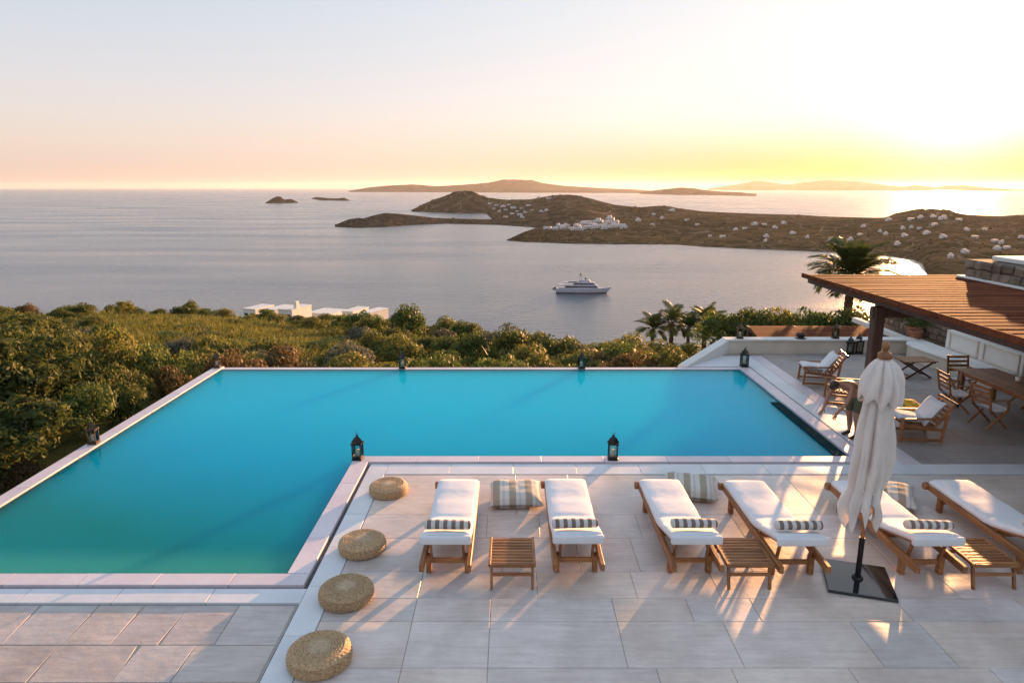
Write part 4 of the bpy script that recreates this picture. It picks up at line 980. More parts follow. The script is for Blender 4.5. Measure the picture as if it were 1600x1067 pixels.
# ------------------------------------------------------------------ person bending over the chair
def skin(name, nodes, edges, m, parent, sub=2, root=0):
    me = bpy.data.meshes.new(name); me.from_pydata([n[0] for n in nodes], edges, []); me.materials.append(m)
    o = link(name, me, parent)
    o.modifiers.new('skin', 'SKIN'); me = o.data
    if not me.skin_vertices: me.attributes  # created with the modifier below
    bm = bmesh.new(); bm.from_mesh(me); lay = bm.verts.layers.skin.verify(); bm.verts.ensure_lookup_table()
    for i, n in enumerate(nodes):
        sv = bm.verts[i][lay]; r = n[1]; sv.radius = r if isinstance(r, tuple) else (r, r); sv.use_root = (i == root)
    bm.to_mesh(me); bm.free()
    s = o.modifiers.new('sub', 'SUBSURF'); s.levels = sub; s.render_levels = sub
    o.modifiers['skin'].use_smooth_shade = True
    return o
def make_person():
    root = thing('person', (6.98, 13.3, 0), 'person in olive shorts bending forward beside the pool, arms reaching out', 'person', None, R(28))
    # faces -X, bent forward
    pel = (0.05, 0, .90); sp1 = (-.08, 0, 1.03); sp2 = (-.22, 0, 1.12); ch = (-.36, 0, 1.17); nk = (-.50, 0, 1.19); hd0 = (-.56, 0, 1.19)
    nodes = [(pel, (.125, .15)), (sp1, (.10, .13)), (sp2, (.115, .15)), (ch, (.115, .165)), (nk, (.06, .06)), ((-.585, 0, 1.185), (.055, .055))]
    edges = [(0, 1), (1, 2), (2, 3), (3, 4), (4, 5)]
    for s in (-1, 1):
        k = len(nodes)
        nodes += [((.04, s * .10, .84), .10), ((.02 + .03 * s, s * .12, .66), .085), ((-.02 + .05 * s, s * .12, .48), .058), ((.03 + .05 * s, s * .12, .30), .056), ((.05 + .05 * s, s * .12, .10), .036), ((.045 + .05 * s, s * .12, .06), .042)]
        edges += [(0, k)] + [(k + i, k + i + 1) for i in range(5)]
        k = len(nodes)
        hx, hy, hz = -.72, s * .16, .66
        nodes += [((-.38, s * .17, 1.12), .06), ((-.47, s * .21, .99), .048), ((-.55, s * .22, .86), .04), ((-.64, s * .19, .76), .036), ((-.71, s * .165, .69), .026), ((-.745, s * .16, .65), (.022, .036)), ((-.77, s * .16, .615), (.016, .036))]
        edges += [(3, k)] + [(k + i, k + i + 1) for i in range(6)]
        pe = k + 6
        for f, (dy, ln) in enumerate(((-.030, .062), (-.010, .075), (.011, .070), (.031, .055))):
            j = len(nodes)
            nodes += [((-.785, s * .16 + dy, .598), .0095), ((-.79 - ln * .35, s * .16 + dy * 1.1, .575), .009), ((-.785 - ln * .4, s * .16 + dy * 1.1, .60 - ln), .0075)]
            edges += [(pe, j), (j, j + 1), (j + 1, j + 2)]
        j = len(nodes)
        nodes += [((-.745, s * .16 - s * .042, .645), .011), ((-.765, s * .16 - s * .062, .615), .010), ((-.785, s * .16 - s * .064, .590), .008)]
        edges += [(k + 5, j), (j, j + 1), (j + 1, j + 2)]
    skin('body', nodes, edges, M['skin'], root, 2)
    # head
    mb = MB(); c = Vector((-.665, 0, 1.18)); n = 28; rows = 20; vs = []
    ax = Vector((-.80, 0, .12)).normalized(); fwd = Vector((-.25, 0, -.95)); fwd = (fwd - ax * fwd.dot(ax)).normalized(); sd = ax.cross(fwd)
    for j in range(rows + 1):
        th = PI * j / rows
        for i in range(n):
            a = 2 * PI * i / n
            x, y, z = math.sin(th) * math.cos(a), math.sin(th) * math.sin(a), math.cos(th)
            rx, ry, rz_ = .098, .074, .118
            jaw = 1 - .25 * max(0, -z) ** 1.5
            nose = .022 * math.exp(-((y / .16) ** 2 + ((z + .12) / .16) ** 2)) if x > .4 else 0
            eye = -.008 * (math.exp(-(((y - .38) / .18) ** 2 + ((z - .08) / .12) ** 2)) + math.exp(-(((y + .38) / .18) ** 2 + ((z - .08) / .12) ** 2))) if x > .3 else 0
            mouth = .005 * math.exp(-((y / .3) ** 2 + ((z + .48) / .08) ** 2)) if x > .3 else 0
            v = fwd * (x * rx * jaw + nose + eye + mouth) + sd * (y * ry * jaw) + ax * (z * rz_)
            vs.append(c + v)
    fs = [(j * n + i, j * n + (i + 1) % n, (j + 1) * n + (i + 1) % n, (j + 1) * n + i) for j in range(rows) for i in range(n)]
    MB().add(vs, fs).build('head', M['skin'], root, smooth=True)
    for s in (-1, 1):
        MB().lathe([(0, -.012), (.018, -.01), (.026, 0), (.018, .01), (0, .006)], 12).build('ear', M['skin'], root, smooth=True, loc=c + sd * s * .074 - ax * .01, rot=(R(90), 0, 0))
        MB().lathe([(0, -.008), (.008, -.004), (.009, 0), (.006, .006), (0, .008)], 10).build('eye', M['hair'], root, smooth=True, loc=c + fwd * .086 + sd * s * .03 + ax * .012)
    vs = []
    for j in range(rows + 1):
        th = PI * j / rows
        for i in range(n):
            a = 2 * PI * i / n
            x, y, z = math.sin(th) * math.cos(a), math.sin(th) * math.sin(a), math.cos(th)
            k = 1.09 + .05 * fbm((x * 4, y * 4, z * 4), 2)
            if x > .25 and z < .52: k = .80
            if z < -.45: k = .8
            vs.append(c + (fwd * (x * .098) + sd * (y * .074) + ax * (z * .118)) * k)
    MB().add(vs, fs).build('hair', M['hair'], root, smooth=True)
    # shorts
    nd = [((.05, 0, .93), (.135, .165)), ((.04, 0, .86), (.135, .165))]; ed = [(0, 1)]
    for s in (-1, 1):
        k = len(nd); nd += [((.04, s * .10, .82), .115), ((.02 + .03 * s, s * .12, .66), .112), ((.0 + .04 * s, s * .125, .50), .10)]; ed += [(1, k), (k, k + 1), (k + 1, k + 2)]
    skin('shorts', nd, ed, M['shorts'], root, 2)
    for s in (-1, 1):
        x0 = .05 * s
        skin('shoe', [((.085 + x0, s * .12, .045), (.045, .04)), ((.0 + x0, s * .12, .045), (.042, .038)), ((-.09 + x0, s * .12, .036), (.045, .030)), ((-.16 + x0, s * .12, .03), (.035, .024))], [(0, 1), (1, 2), (2, 3)], M['shoe'], root, 2)
    return root
make_person()

# ------------------------------------------------------------------ plants
def leaves_mesh(name, m, clumps, n_per, size, flat=.0, seed=0):
    rs = np.random.RandomState(seed); P = []; F = []
    for (c, r) in clumps:
        k = max(20, int(n_per * r * r))
        d = rs.normal(size=(k, 3)); d /= np.linalg.norm(d, axis=1)[:, None]; d[:, 2] = np.where(d[:, 2] < -.35, -d[:, 2], d[:, 2])
        rad = r * (1 - .45 * rs.rand(k) ** 2.2)
        p = np.array(c) + d * rad[:, None] * np.array([1, 1, .85])
        nn = d + rs.normal(size=(k, 3)) * .65; nn /= np.linalg.norm(nn, axis=1)[:, None]
        t = np.cross(nn, rs.normal(size=(k, 3))); t /= np.linalg.norm(t, axis=1)[:, None]; b = np.cross(nn, t)
        s = size * (.6 + .8 * rs.rand(k))[:, None]
        quad = np.stack([p - t * s, p + b * s * .45 - nn * s * .12, p + t * s, p - b * s * .45 - nn * s * .12], 1)
        P.append(quad.reshape(-1, 3))
    P = np.concatenate(P); nq = len(P) // 4
    me = bpy.data.meshes.new(name); me.vertices.add(len(P)); me.vertices.foreach_set('co', P.ravel())
    me.loops.add(nq * 4); me.loops.foreach_set('vertex_index', np.arange(nq * 4)); me.polygons.add(nq)
    me.polygons.foreach_set('loop_start', np.arange(nq) * 4); me.polygons.foreach_set('loop_total', np.full(nq, 4)); me.update(calc_edges=True)
    me.materials.append(m); return me
def bush_clumps(rs, R0, h, k, cr=(.28, .5)):
    out = []
    for i in range(k):
        a = rs.rand() * 2 * PI; u = rs.rand(); el = math.asin(rs.rand() ** .8 * .98)
        q = (.55 + .35 * rs.rand()) * R0
        out.append(((q * math.cos(a) * math.cos(el), q * math.sin(a) * math.cos(el), .3 * h + .62 * h * math.sin(el) * (.7 + .3 * rs.rand())), R0 * (cr[0] + (cr[1] - cr[0]) * rs.rand())))
    out.append(((0, 0, h * .45), R0 * .6))
    return out
stem_me = None
def make_stems(seed, h, r):
    rs = random.Random(seed); mb = MB()
    for i in range(5):
        a = rs.random() * 2 * PI; q = rs.uniform(.2, .55) * r
        p0 = (math.cos(a) * .06, math.sin(a) * .06, -.3); p1 = (math.cos(a) * q * .5, math.sin(a) * q * .5, h * .35); p2 = (math.cos(a + .3) * q, math.sin(a + .3) * q, h * .75)
        mb.cyl(p0, p1, .05, .035, 7); mb.cyl(p1, p2, .035, .012, 7)
    return mb.mesh('stem', M['bark'])
BUSH = {}
def bush_proto(kind, seed, R0, h, k, dens, size, m, cr=(.28, .5)):
    rs = np.random.RandomState(seed)
    BUSH.setdefault(kind, []).append((leaves_mesh('foliage', M[m], bush_clumps(rs, R0, h, k, cr), dens, size, seed=seed), make_stems(seed, h, R0)))
for s in range(3): bush_proto('big', 10 + s, 1.5, 2.6, 34, 760, .088, 'leaf_dark', (.14, .32))
bush_proto('big', 14, 1.5, 2.6, 34, 700, .085, 'leaf_olive', (.14, .32))
def add_twigs(me, seed, R0, h, n=16):
    rs = random.Random(seed); mb = MB()
    for v in me.vertices: pass
    mb.v = [tuple(v.co) for v in me.vertices]; mb.f = [tuple(p.vertices) for p in me.polygons]
    for i in range(n):
        a = rs.random() * 6.28; q = rs.uniform(.4, 1.0) * R0; z = h * rs.uniform(.85, 1.35) * (1.15 - .4 * q / R0)
        mb.cyl((math.cos(a) * q * .4, math.sin(a) * q * .4, h * .35), (math.cos(a) * q, math.sin(a) * q, z), .014, .004, 4, caps=False)
    return mb.mesh('stem', M['bark'])
for s, m in enumerate(('leaf_olive', 'leaf_green', 'leaf_gold', 'leaf_rust', 'leaf_grey', 'leaf_dark')):
    for q in range(2): bush_proto(m, 30 + 3 * s + q, 1.0, 1.2, 16, 900, .06, m)
def bush(kind, x, y, z, s, lab, cat='shrub', group=None, sz=None, name='shrub', idx=None):
    fm, st = BUSH[kind][(idx if idx is not None else random.randrange(len(BUSH[kind])))]
    t = thing(name, (x, y, z), lab, cat, group, random.uniform(0, 6.28)); t.scale = (s, s * random.uniform(.85, 1.15), sz or s)
    link('foliage', fm, t); link('stem', st, t)
    return t
for kk in ('leaf_rust', 'leaf_grey', 'leaf_gold'): BUSH[kk] = [(f_, add_twigs(st_, i_, 1.0, 1.2)) for i_, (f_, st_) in enumerate(BUSH[kk])]
# tall shrubs left of the pool (x, y, scale, height scale, kind, label)
TALL = [(-10.1, 13.0, .85, .72, 'big', 'dense dark green shrub beside the left pool coping, nearest the brown lantern'),
        (-11.6, 12.0, 1.0, .95, 'big', 'large dark green shrub at the left picture edge, nearest one'),
        (-13.4, 13.6, 1.15, 1.1, 'big', 'tall dark green shrub against the left picture edge'),
        (-11.2, 15.1, 1.05, 1.02, 'big', 'large dark green rounded shrub left of the pool, second in the row'),
        (-10.1, 17.0, .75, .62, 'leaf_olive', 'olive shrub beside the pool coping towards the far left corner'),
        (-13.0, 17.3, 1.15, 1.02, 'big', 'broad dark shrub behind the nearest left shrubs'),
        (-15.6, 16.8, 1.2, 1.2, 'big', 'tall shrub high at the left picture edge, farther back'),
        (-10.2, 19.2, .9, .7, 'leaf_green', 'mid green shrub at the far left pool corner'),
        (-12.3, 20.3, 1.1, .8, 'leaf_gold', 'golden leaved shrub behind the far left pool corner'),
        (-15.0, 20.8, 1.2, 1.0, 'big', 'dark shrub in the second row left of the pool'),
        (-18.0, 21.0, 1.3, 1.1, 'leaf_olive', 'broad olive shrub high on the left, third row'),
        (-9.9, 11.2, .7, .45, 'leaf_green', 'low green shrub at the foot of the left coping, nearest the camera'),
        (-10.6, 9.9, .7, .4, 'leaf_olive', 'low olive shrub at the left edge below the lantern'),
        (-9.7, 14.9, .75, .55, 'leaf_green', 'green shrub hard against the left coping, halfway along the pool'),
        (-9.6, 12.4, .5, .34, 'leaf_rust', 'small brownish shrub directly behind the brown lantern'),
        (-9.5, 16.2, .6, .5, 'leaf_dark', 'dark shrub overhanging the left coping beyond the halfway point'),
        (-12.2, 10.2, .8, .42, 'leaf_olive', 'low spreading olive shrub in the bottom left garden corner'),
        (-9.6, 18.3, .6, .5, 'leaf_rust', 'brownish shrub beside the far left coping'),
        (-11.9, 17.6, 1.0, .85, 'leaf_olive', 'olive shrub between the dark shrubs left of the pool'),
        (-12.9, 15.4, 1.0, 1.0, 'big', 'dark shrub filling the gap in the tall shrubs at left'),
        (-10.9, 18.4, .8, .7, 'leaf_gold', 'golden shrub near the far left pool corner'),
        (-17.0, 18.6, 1.1, 1.05, 'big', 'dark shrub at the left picture edge in the third row'),
        (-13.6, 22.6, 1.0, .9, 'leaf_green', 'green shrub behind the golden shrub, left of the far pool corner'),
        (-16.8, 24.0, 1.2, .95, 'leaf_olive', 'olive shrub in the back row above the left shrubs'),
        (-20.5, 24.5, 1.3, 1.0, 'leaf_gold', 'golden shrub at the left picture edge, back row')]
for x, y, s, sz, k, lab in TALL:
    b = bush(k, x, y, ground_z(x, y) - .05, s, lab, 'shrub', 'tall shrubs left of the pool', sz * (1.0 if k == 'big' else 1.9), name='shrub')
# rows beyond the pool and over the slope
def scatter_bushes(n, xr, yr, kinds, smin, smax, lab, group, mind, zsc=1.0):
    pts = []; tries = 0
    while len(pts) < n and tries < 6000:
        tries += 1
        y = random.uniform(*yr); a = random.uniform(*xr); x = a * y
        if -8.9 < x < 13.9 and y < 20.0: continue
        if x > 5.6 and y < 30: continue
        if x < -8.5 and y < 20: continue
        if MEADOW(x, y): continue
        if .17 < a < .36 and y > 33: continue
        if any((x - p[0]) ** 2 + (y - p[1]) ** 2 < mind ** 2 for p in pts): continue
        pts.append((x, y))
    for x, y in pts:
        k = random.choice(kinds); s = random.uniform(smin, smax)
        bush(k, x, y, ground_z(x, y) - .12, s, '%s %s' % (KW[k], lab), 'shrub', '%s %s' % (KW[k], group), s * zsc * random.uniform(.75, 1.2))
    return pts
KW = {'leaf_olive': 'olive', 'leaf_green': 'green', 'leaf_gold': 'golden', 'leaf_rust': 'rusty brown', 'leaf_grey': 'sage grey', 'leaf_dark': 'dark green', 'big': 'dark'}
def MEADOW(x, y):
    a = x / y
    return -.62 < a < -.24 and 33 < y < 62 and not (a > -.3 and y > 55)
scatter_bushes(46, (-.46, .36), (20.3, 24.5), ['leaf_olive', 'leaf_rust', 'leaf_olive', 'leaf_green', 'leaf_green', 'leaf_gold', 'leaf_dark'], .75, 1.15, 'shrub behind the rim', 'shrubs just beyond the far pool rim', .85, 1.15)
scatter_bushes(50, (-.9, .36), (24.5, 34), ['leaf_olive', 'leaf_green', 'leaf_gold', 'leaf_grey', 'leaf_dark', 'leaf_olive'], .9, 1.4, 'shrub in lower garden', 'shrubs in the garden below the pool', 1.3, 1.1)
scatter_bushes(50, (-.9, .34), (34, 52), ['leaf_dark', 'leaf_olive', 'leaf_green', 'leaf_dark', 'leaf_gold', 'leaf_grey'], .8, 1.3, 'shrub mid slope', 'shrubs on the middle of the slope', 1.7)
scatter_bushes(60, (-.9, -.1), (52, 74), ['leaf_dark', 'leaf_olive', 'leaf_green', 'leaf_gold', 'leaf_olive'], .8, 1.35, 'shrub along the crest', 'shrubs along the left crest of the slope', 1.6, .9)
scatter_bushes(12, (-.95, -.42), (58, 72), ['leaf_gold', 'leaf_rust', 'leaf_dark', 'leaf_olive'], 1.0, 1.4, 'tall crest shrub', 'tall shrubs on the left crest', 2.0, 1.25)
scatter_bushes(16, (-.23, -.02), (44, 62), ['leaf_dark', 'leaf_green'], 1.1, 1.6, 'bayside shrub', 'rounded trees on the crest left of the bay', 2.4, 1.25)
MEAD = MEADOW
def MEADOW(x, y): return False
MW = []
while len(MW) < 32:
    y = random.uniform(33, 60); x = random.uniform(-.62, -.24) * y
    if MEAD(x, y) and all((x - p[0]) ** 2 + (y - p[1]) ** 2 > 2.2 for p in MW) and fbm((x * .12, y * .3, 5), 2) > -.05: MW.append((x, y))
for x, y in MW:
    k = random.choice(['leaf_green', 'leaf_dark', 'leaf_olive']); s_ = random.uniform(.9, 1.7)
    bush(k, x, y, ground_z(x, y) - .12, s_, '%s low meadow shrub' % KW[k], 'shrub', '%s low shrubs on the open meadow' % KW[k], s_ * random.uniform(.28, .45))
MEADOW = MEAD
# low scrub and dry grass over the open meadow: nobody could count it
def tufts(name, m, n, region, hgt, wid):
    rs = np.random.RandomState(5); V = []
    k = 0
    while k < n:
        y = rs.uniform(*region[1]); a = rs.uniform(*region[0]); x = a * y
        if region[2] and not MEADOW(x, y): continue
        if (-9 < x < 14 and y < 20) or (x > 6 and y < 26.5): continue
        z = ground_z(x, y); k += 1
        for q in range(5):
            an = rs.rand() * 2 * PI; h = hgt * (.5 + rs.rand()); w = wid * (.6 + .8 * rs.rand())
            ox, oy = rs.normal() * .22, rs.normal() * .22; lx, ly = rs.normal() * h * .5, rs.normal() * h * .5
            V += [(x + ox - w * math.cos(an), y + oy - w * math.sin(an), z - .05), (x + ox + w * math.cos(an), y + oy + w * math.sin(an), z - .05), (x + ox + lx, y + oy + ly, z + h)]
    me = bpy.data.meshes.new(name); me.from_pydata(V, [], [(3 * i, 3 * i + 1, 3 * i + 2) for i in range(len(V) // 3)]); me.materials.append(m)
    return tag(link(name, me), kind='stuff')
tag(tufts('dry_grass', M['leaf_gold'], 6000, ((-.64, -.2), (30, 64), True), .45, .06), 'golden dry grass over the open meadow on the slope', 'grass')
tag(tufts('green_grass', M['leaf_green'], 5000, ((-.64, -.2), (30, 64), True), .35, .07), 'green tufts between the dry grass of the open meadow', 'grass')
tag(tufts('undergrowth', M['leaf_olive'], 11000, ((-1.0, .5), (20, 72), False), .5, .07), 'low olive undergrowth between the garden shrubs', 'undergrowth')

# hedge right
for i in range(15):
    x = 9.4 + i * .72 + random.uniform(-.2, .2); y = 27.6 + random.uniform(0, 2.2)
    bush(('leaf_green', 'leaf_olive', 'leaf_green', 'leaf_gold')[i % 4], x, y, -2.3, 1.15, 'leafy green shrub of the hedge beyond the parapet wall', 'hedge shrub', 'hedge shrubs beyond the parapet wall', random.uniform(1.45, 1.75), name='hedge_shrub')

# palms
def frond_mesh(name, L, nl, droop, fan=False):
    mb = MB(); pts = []
    for i in range(11):
        t = i / 10; pts.append(Vector((L * t * math.cos(droop * t * .9), 0, L * t * (.55 * (1 - t) + .1) - droop * L * .42 * t * t)))
    for a, b in zip(pts, pts[1:]): mb.cyl(a, b, .012 * (1.2 - pts.index(a) / 11), .01, 5, caps=False)
    for i in range(nl):
        t = .22 + .78 * i / (nl - 1); f = t * 10; k = min(9, int(f)); p = pts[k].lerp(pts[k + 1], f - k); d = (pts[k + 1] - pts[k]).normalized()
        ll = L * .42 * math.sin(PI * (.12 + .8 * t)) ** .7
        for s in (-1, 1):
            out = (Vector((0, s, 0)) * .85 + d * .75 + Vector((0, 0, -.15 + .25 * random.random()))).normalized()
            w_ = d * .028 * (L / 1.5)
            mid = p + out * ll * .5 + Vector((0, 0, .02)); tip = p + out * ll + Vector((0, 0, -.10 * ll))
            mb.add([p - w_ * .6, p + w_ * .6, mid + w_, tip, mid - w_], [(0, 1, 2, 4), (4, 2, 3)])
    me = bpy.data.meshes.new(name); me.from_pydata(mb.v, [], mb.f); me.materials.append(M['palm_leaf']); return me
FR = [frond_mesh('frond', 1.45, 30, .30), frond_mesh('frond', 1.4, 30, .65), frond_mesh('frond', 1.4, 28, .12)]
def palm(x, y, z0, h, s, nf, lab, group=None):
    t = thing('palm_tree', (x, y, z0), lab, 'palm tree', group)
    prof = []; k = int(h / .12)
    for i in range(k + 1):
        r = (.17 - .05 * i / k) * s + (.012 if i % 2 else -.008) * s; prof.append((r, h * i / k))
    prof.append((.19 * s, h + .05)); prof.append((.1 * s, h + .25)); prof.append((0, h + .3))
    MB().lathe(prof, 12).build('trunk', M['bark'], t, smooth=True)
    for i in range(nf):
        u = i / nf; az = i * 2.399; el = R(80 - 108 * u + random.uniform(-8, 8))
        fm = FR[2] if u < .3 else FR[0] if u < .7 else FR[1]
        link('frond', fm, t, (0, 0, h + .12), (0, -el * .8, az), s * random.uniform(.85, 1.1))
    return t
p = atY(1330, 438, 31); palm(p.x, p.y, -4.2, p.z + 4.1, 1.40, 38, 'tall palm tree rising behind the parapet and beside the pergola tip')
for px, py, Y, s, lab in ((1020, 518, 38, .80, 'small palm at the left end of the row left of the hedge'), (1050, 508, 38, .95, 'small palm second from the left in the row left of the hedge'),
                          (1076, 516, 37, .72, 'smallest palm, third from the left in the row left of the hedge'), (1102, 508, 38, .95, 'small palm at the right end of the row, beside the hedge')):
    p = atY(px, py, Y); g = ground_z(p.x, p.y); g = min(g, p.z - .8); palm(p.x, p.y, g - .1, p.z - g, s, 20, lab, 'small palms on the crest')
for i, (px, py, Y, s, lab) in enumerate(((985, 536, 30, 1.0, 'tall spiky agave on the slope left of the small palms'), (770, 545, 27, .85, 'broad spiky yucca beyond the pool, near the middle'))):
    p = atY(px, py, Y); g = ground_z(p.x, p.y); zb = min(p.z - .5, g + .8)
    t = thing('agave' if i == 0 else 'yucca', (p.x, p.y, g), lab, 'spiky plant')
    mb = MB(); mb.add([(-.05, 0, 0), (.05, 0, 0), (.062, .03, .45), (-.062, .03, .45), (0, 0, 1.05), (0, -.025, .45), (0, -.03, 0)], [(0, 6, 5, 3), (6, 1, 2, 5), (3, 5, 4), (5, 2, 4), (0, 3, 2, 1), (3, 4, 2)])
    lm = mb.mesh('leaf', M['leaf_grey'] if i == 0 else M['leaf_green'])
    for k in range(34):
        el = R(8 + 62 * (k / 34) + random.uniform(-6, 6)); link('leaf', lm, t, (0, 0, max(.1, zb - g)), (el, 0, k * 2.4), s * random.uniform(.8, 1.1))
    MB().cyl((0, 0, -.2), (0, 0, max(.2, zb - g + .05)), .11, .09, 8).build('trunk', M['bark'], t)
# pots with plants by the bench
t = potted(12.55, 20.75, .42, .20, .26, 'terracotta pot with bushy plant at the end of the curved bench', 'terracotta')
link('foliage', BUSH['leaf_green'][0][0], t, (0, 0, .2), (0, 0, 0), .38)
t = potted(12.95, 17.95, .952, .09, .24, 'small terracotta jar on the white panelled wall', 'terracotta')
t = potted(13.0, 21.6, .3, .26, .34, 'terracotta pot with small tree against the dark stone wall', 'terracotta')
link('foliage', BUSH['leaf_olive'][0][0], t, (0, 0, .3), (0, 0, 0), .5)

# ------------------------------------------------------------------ white houses
def house_mesh(kind, seed):
    rs = random.Random(seed); mb = MB(); wn = []
    w_, d_, h_ = rs.uniform(11, 17), rs.uniform(8, 11), rs.uniform(3.6, 4.6)
    return w_, d_, h_
def village_house(px, py, size, lab, group, seed, Yfix=None):
    rs = random.Random(seed)
    v = 533.5 - py; d = Vector((px - 800, CP * FPX + SP * v, CP * v - SP * FPX)).normalized()
    o_ = Vector((0, 0, H)); best = None
    for b in BVHS[5:]:
        hit = b.ray_cast(o_, d)
        if hit[0] is not None and (best is None or hit[3] < best[1]): best = (hit[0], hit[3])
    if best is None: return
    p = best[0]; k = best[1] / FPX
    W_, D_, H_ = size * k, size * k * .7, max(3.4, size * k * rs.uniform(.28, .40))
    t = thing('white_house', (p.x, p.y + D_ / 2, p.z - 1.0), lab, 'house', group, rs.uniform(-.5, .5))
    MB().box((0, 0, H_ / 2 + .5), (W_, D_, H_ + 1)).build('wall', M['house'], t)
    up = rs.random() < .6
    if up: MB().box((W_ * rs.uniform(-.22, .22), D_ * .12, H_ + 1 + H_ * .35), (W_ * .5, D_ * .6, H_ * .7)).build('upper_storey', M['house'], t)
    MB().box((0, 0, H_ + 1.12), (W_ * 1.02, D_ * 1.02, .22)).build('roof_edge', M['house'], t)
    ww = min(1.6, W_ * .12)
    for i in range(3):
        x = (-.32 + .32 * i) * W_ + rs.uniform(-.03, .03) * W_
        if i == 1: MB().box((x, -D_ / 2 - .03, 1.0 + H_ * .32), (ww, .14, H_ * .6)).build('door', M['opening'], t)
        else: MB().box((x, -D_ / 2 - .03, 1.0 + H_ * .52), (ww, .14, H_ * .32)).build('window', M['opening'], t)
G1 = [(766, 319), (776, 322), (786, 324), (795, 321), (802, 326), (790, 329), (780, 331), (808, 331), (815, 326), (821, 333), (812, 337), (800, 335), (826, 322), (832, 329), (790, 340), (816, 341), (772, 327), (846, 332), (854, 330), (842, 310), (858, 311)]
for i, (x, y) in enumerate(G1): village_house(x, y, random.uniform(4.5, 8), 'small white house in the village below the twin hills', 'white houses in the village below the twin hills', 100 + i)
G2 = [(856, 358), (868, 359), (880, 358), (892, 358), (902, 355), (912, 352), (922, 349), (918, 358), (930, 357), (940, 354), (950, 350), (958, 356), (968, 354), (936, 348), (975, 357), (885, 354), (897, 360), (907, 360), (926, 353), (945, 358), (954, 345), (963, 349), (874, 355)]
for i, (x, y) in enumerate(G2): village_house(x, y, random.uniform(9, 13), 'white house in the hotel cluster', 'white houses of the hotel cluster above the bay', 200 + i)
G3 = [(998, 346), (1022, 336), (1035, 342), (1050, 330), (1110, 370), (1130, 371), (1180, 352), (1195, 352), (1198, 371), (1196, 378), (1212, 357), (1300, 376), (1314, 377), (1330, 376), (1376, 363), (1385, 367), (1404, 383), (1412, 358), (1425, 357), (1438, 358), (1476, 372), (1487, 403), (1512, 361), (1510, 396), (1556, 378), (1566, 381), (1575, 389), (1560, 391), (1440, 341), (1460, 340), (1425, 344), (1475, 343), (1390, 345), (1597, 372), (1500, 345), (1150, 360), (1165, 358), (1240, 366), (1262, 372), (1345, 368), (1350, 355), (1415, 370), (1450, 366), (1462, 352), (1525, 372), (1540, 360), (1090, 352), (1074, 345), (1226, 350), (1020, 352)]
for i, (x, y) in enumerate(G3): village_house(x, y, random.uniform(4.5, 8.5), 'white house on right hillside', 'white houses scattered over the right hillside', 300 + i)

def near_house(px0, px1, ptop, Y, lab, chimney=False, step=False):
    ptop += 5
    a = atY(px0, ptop, Y); b = atY(px1, ptop, Y); g = ground_z((a.x + b.x) / 2, Y) - 1
    t = thing('white_villa', ((a.x + b.x) / 2, Y + 2.5, g), lab, 'house', None, random.choice((-.45, -.35, .4)))
    W_ = b.x - a.x; Ht = a.z - g
    MB().box((0, 0, Ht / 2), (W_, 5, Ht)).build('wall', M['white_wall'], t, bevel=.05)
    MB().box((0, 0, Ht + .08), (W_ + .1, 5.1, .14)).build('roof_edge', M['white_wall'], t)
    for i in (-1, 1): MB().box((i * W_ * .25, -2.52, Ht - 1.1), (.7, .1, .9)).build('window', M['opening'], t)
    if chimney: MB().box((W_ * .42, -1, Ht + .6), (.5, .7, 1.3)).build('chimney', M['white_wall'], t)
    if step: MB().box((W_ * .2, .5, Ht + .5), (W_ * .5, 3, 1.0)).build('upper_storey', M['white_wall'], t)
near_house(384, 408, 479, 118, 'small white villa at the left end of the group below the slope')
near_house(417, 441, 480, 112, 'white villa second from the left in the group below the slope')
near_house(440, 466, 480, 104, 'white villa with tall slim chimney below the slope', chimney=True)
near_house(484, 528, 486, 116, 'long low white villa in the middle of the group below the slope')
near_house(540, 560, 483, 112, 'white villa right of the long low villa below the slope')
near_house(570, 590, 485, 108, 'small white villa at the right end of the group below the slope')

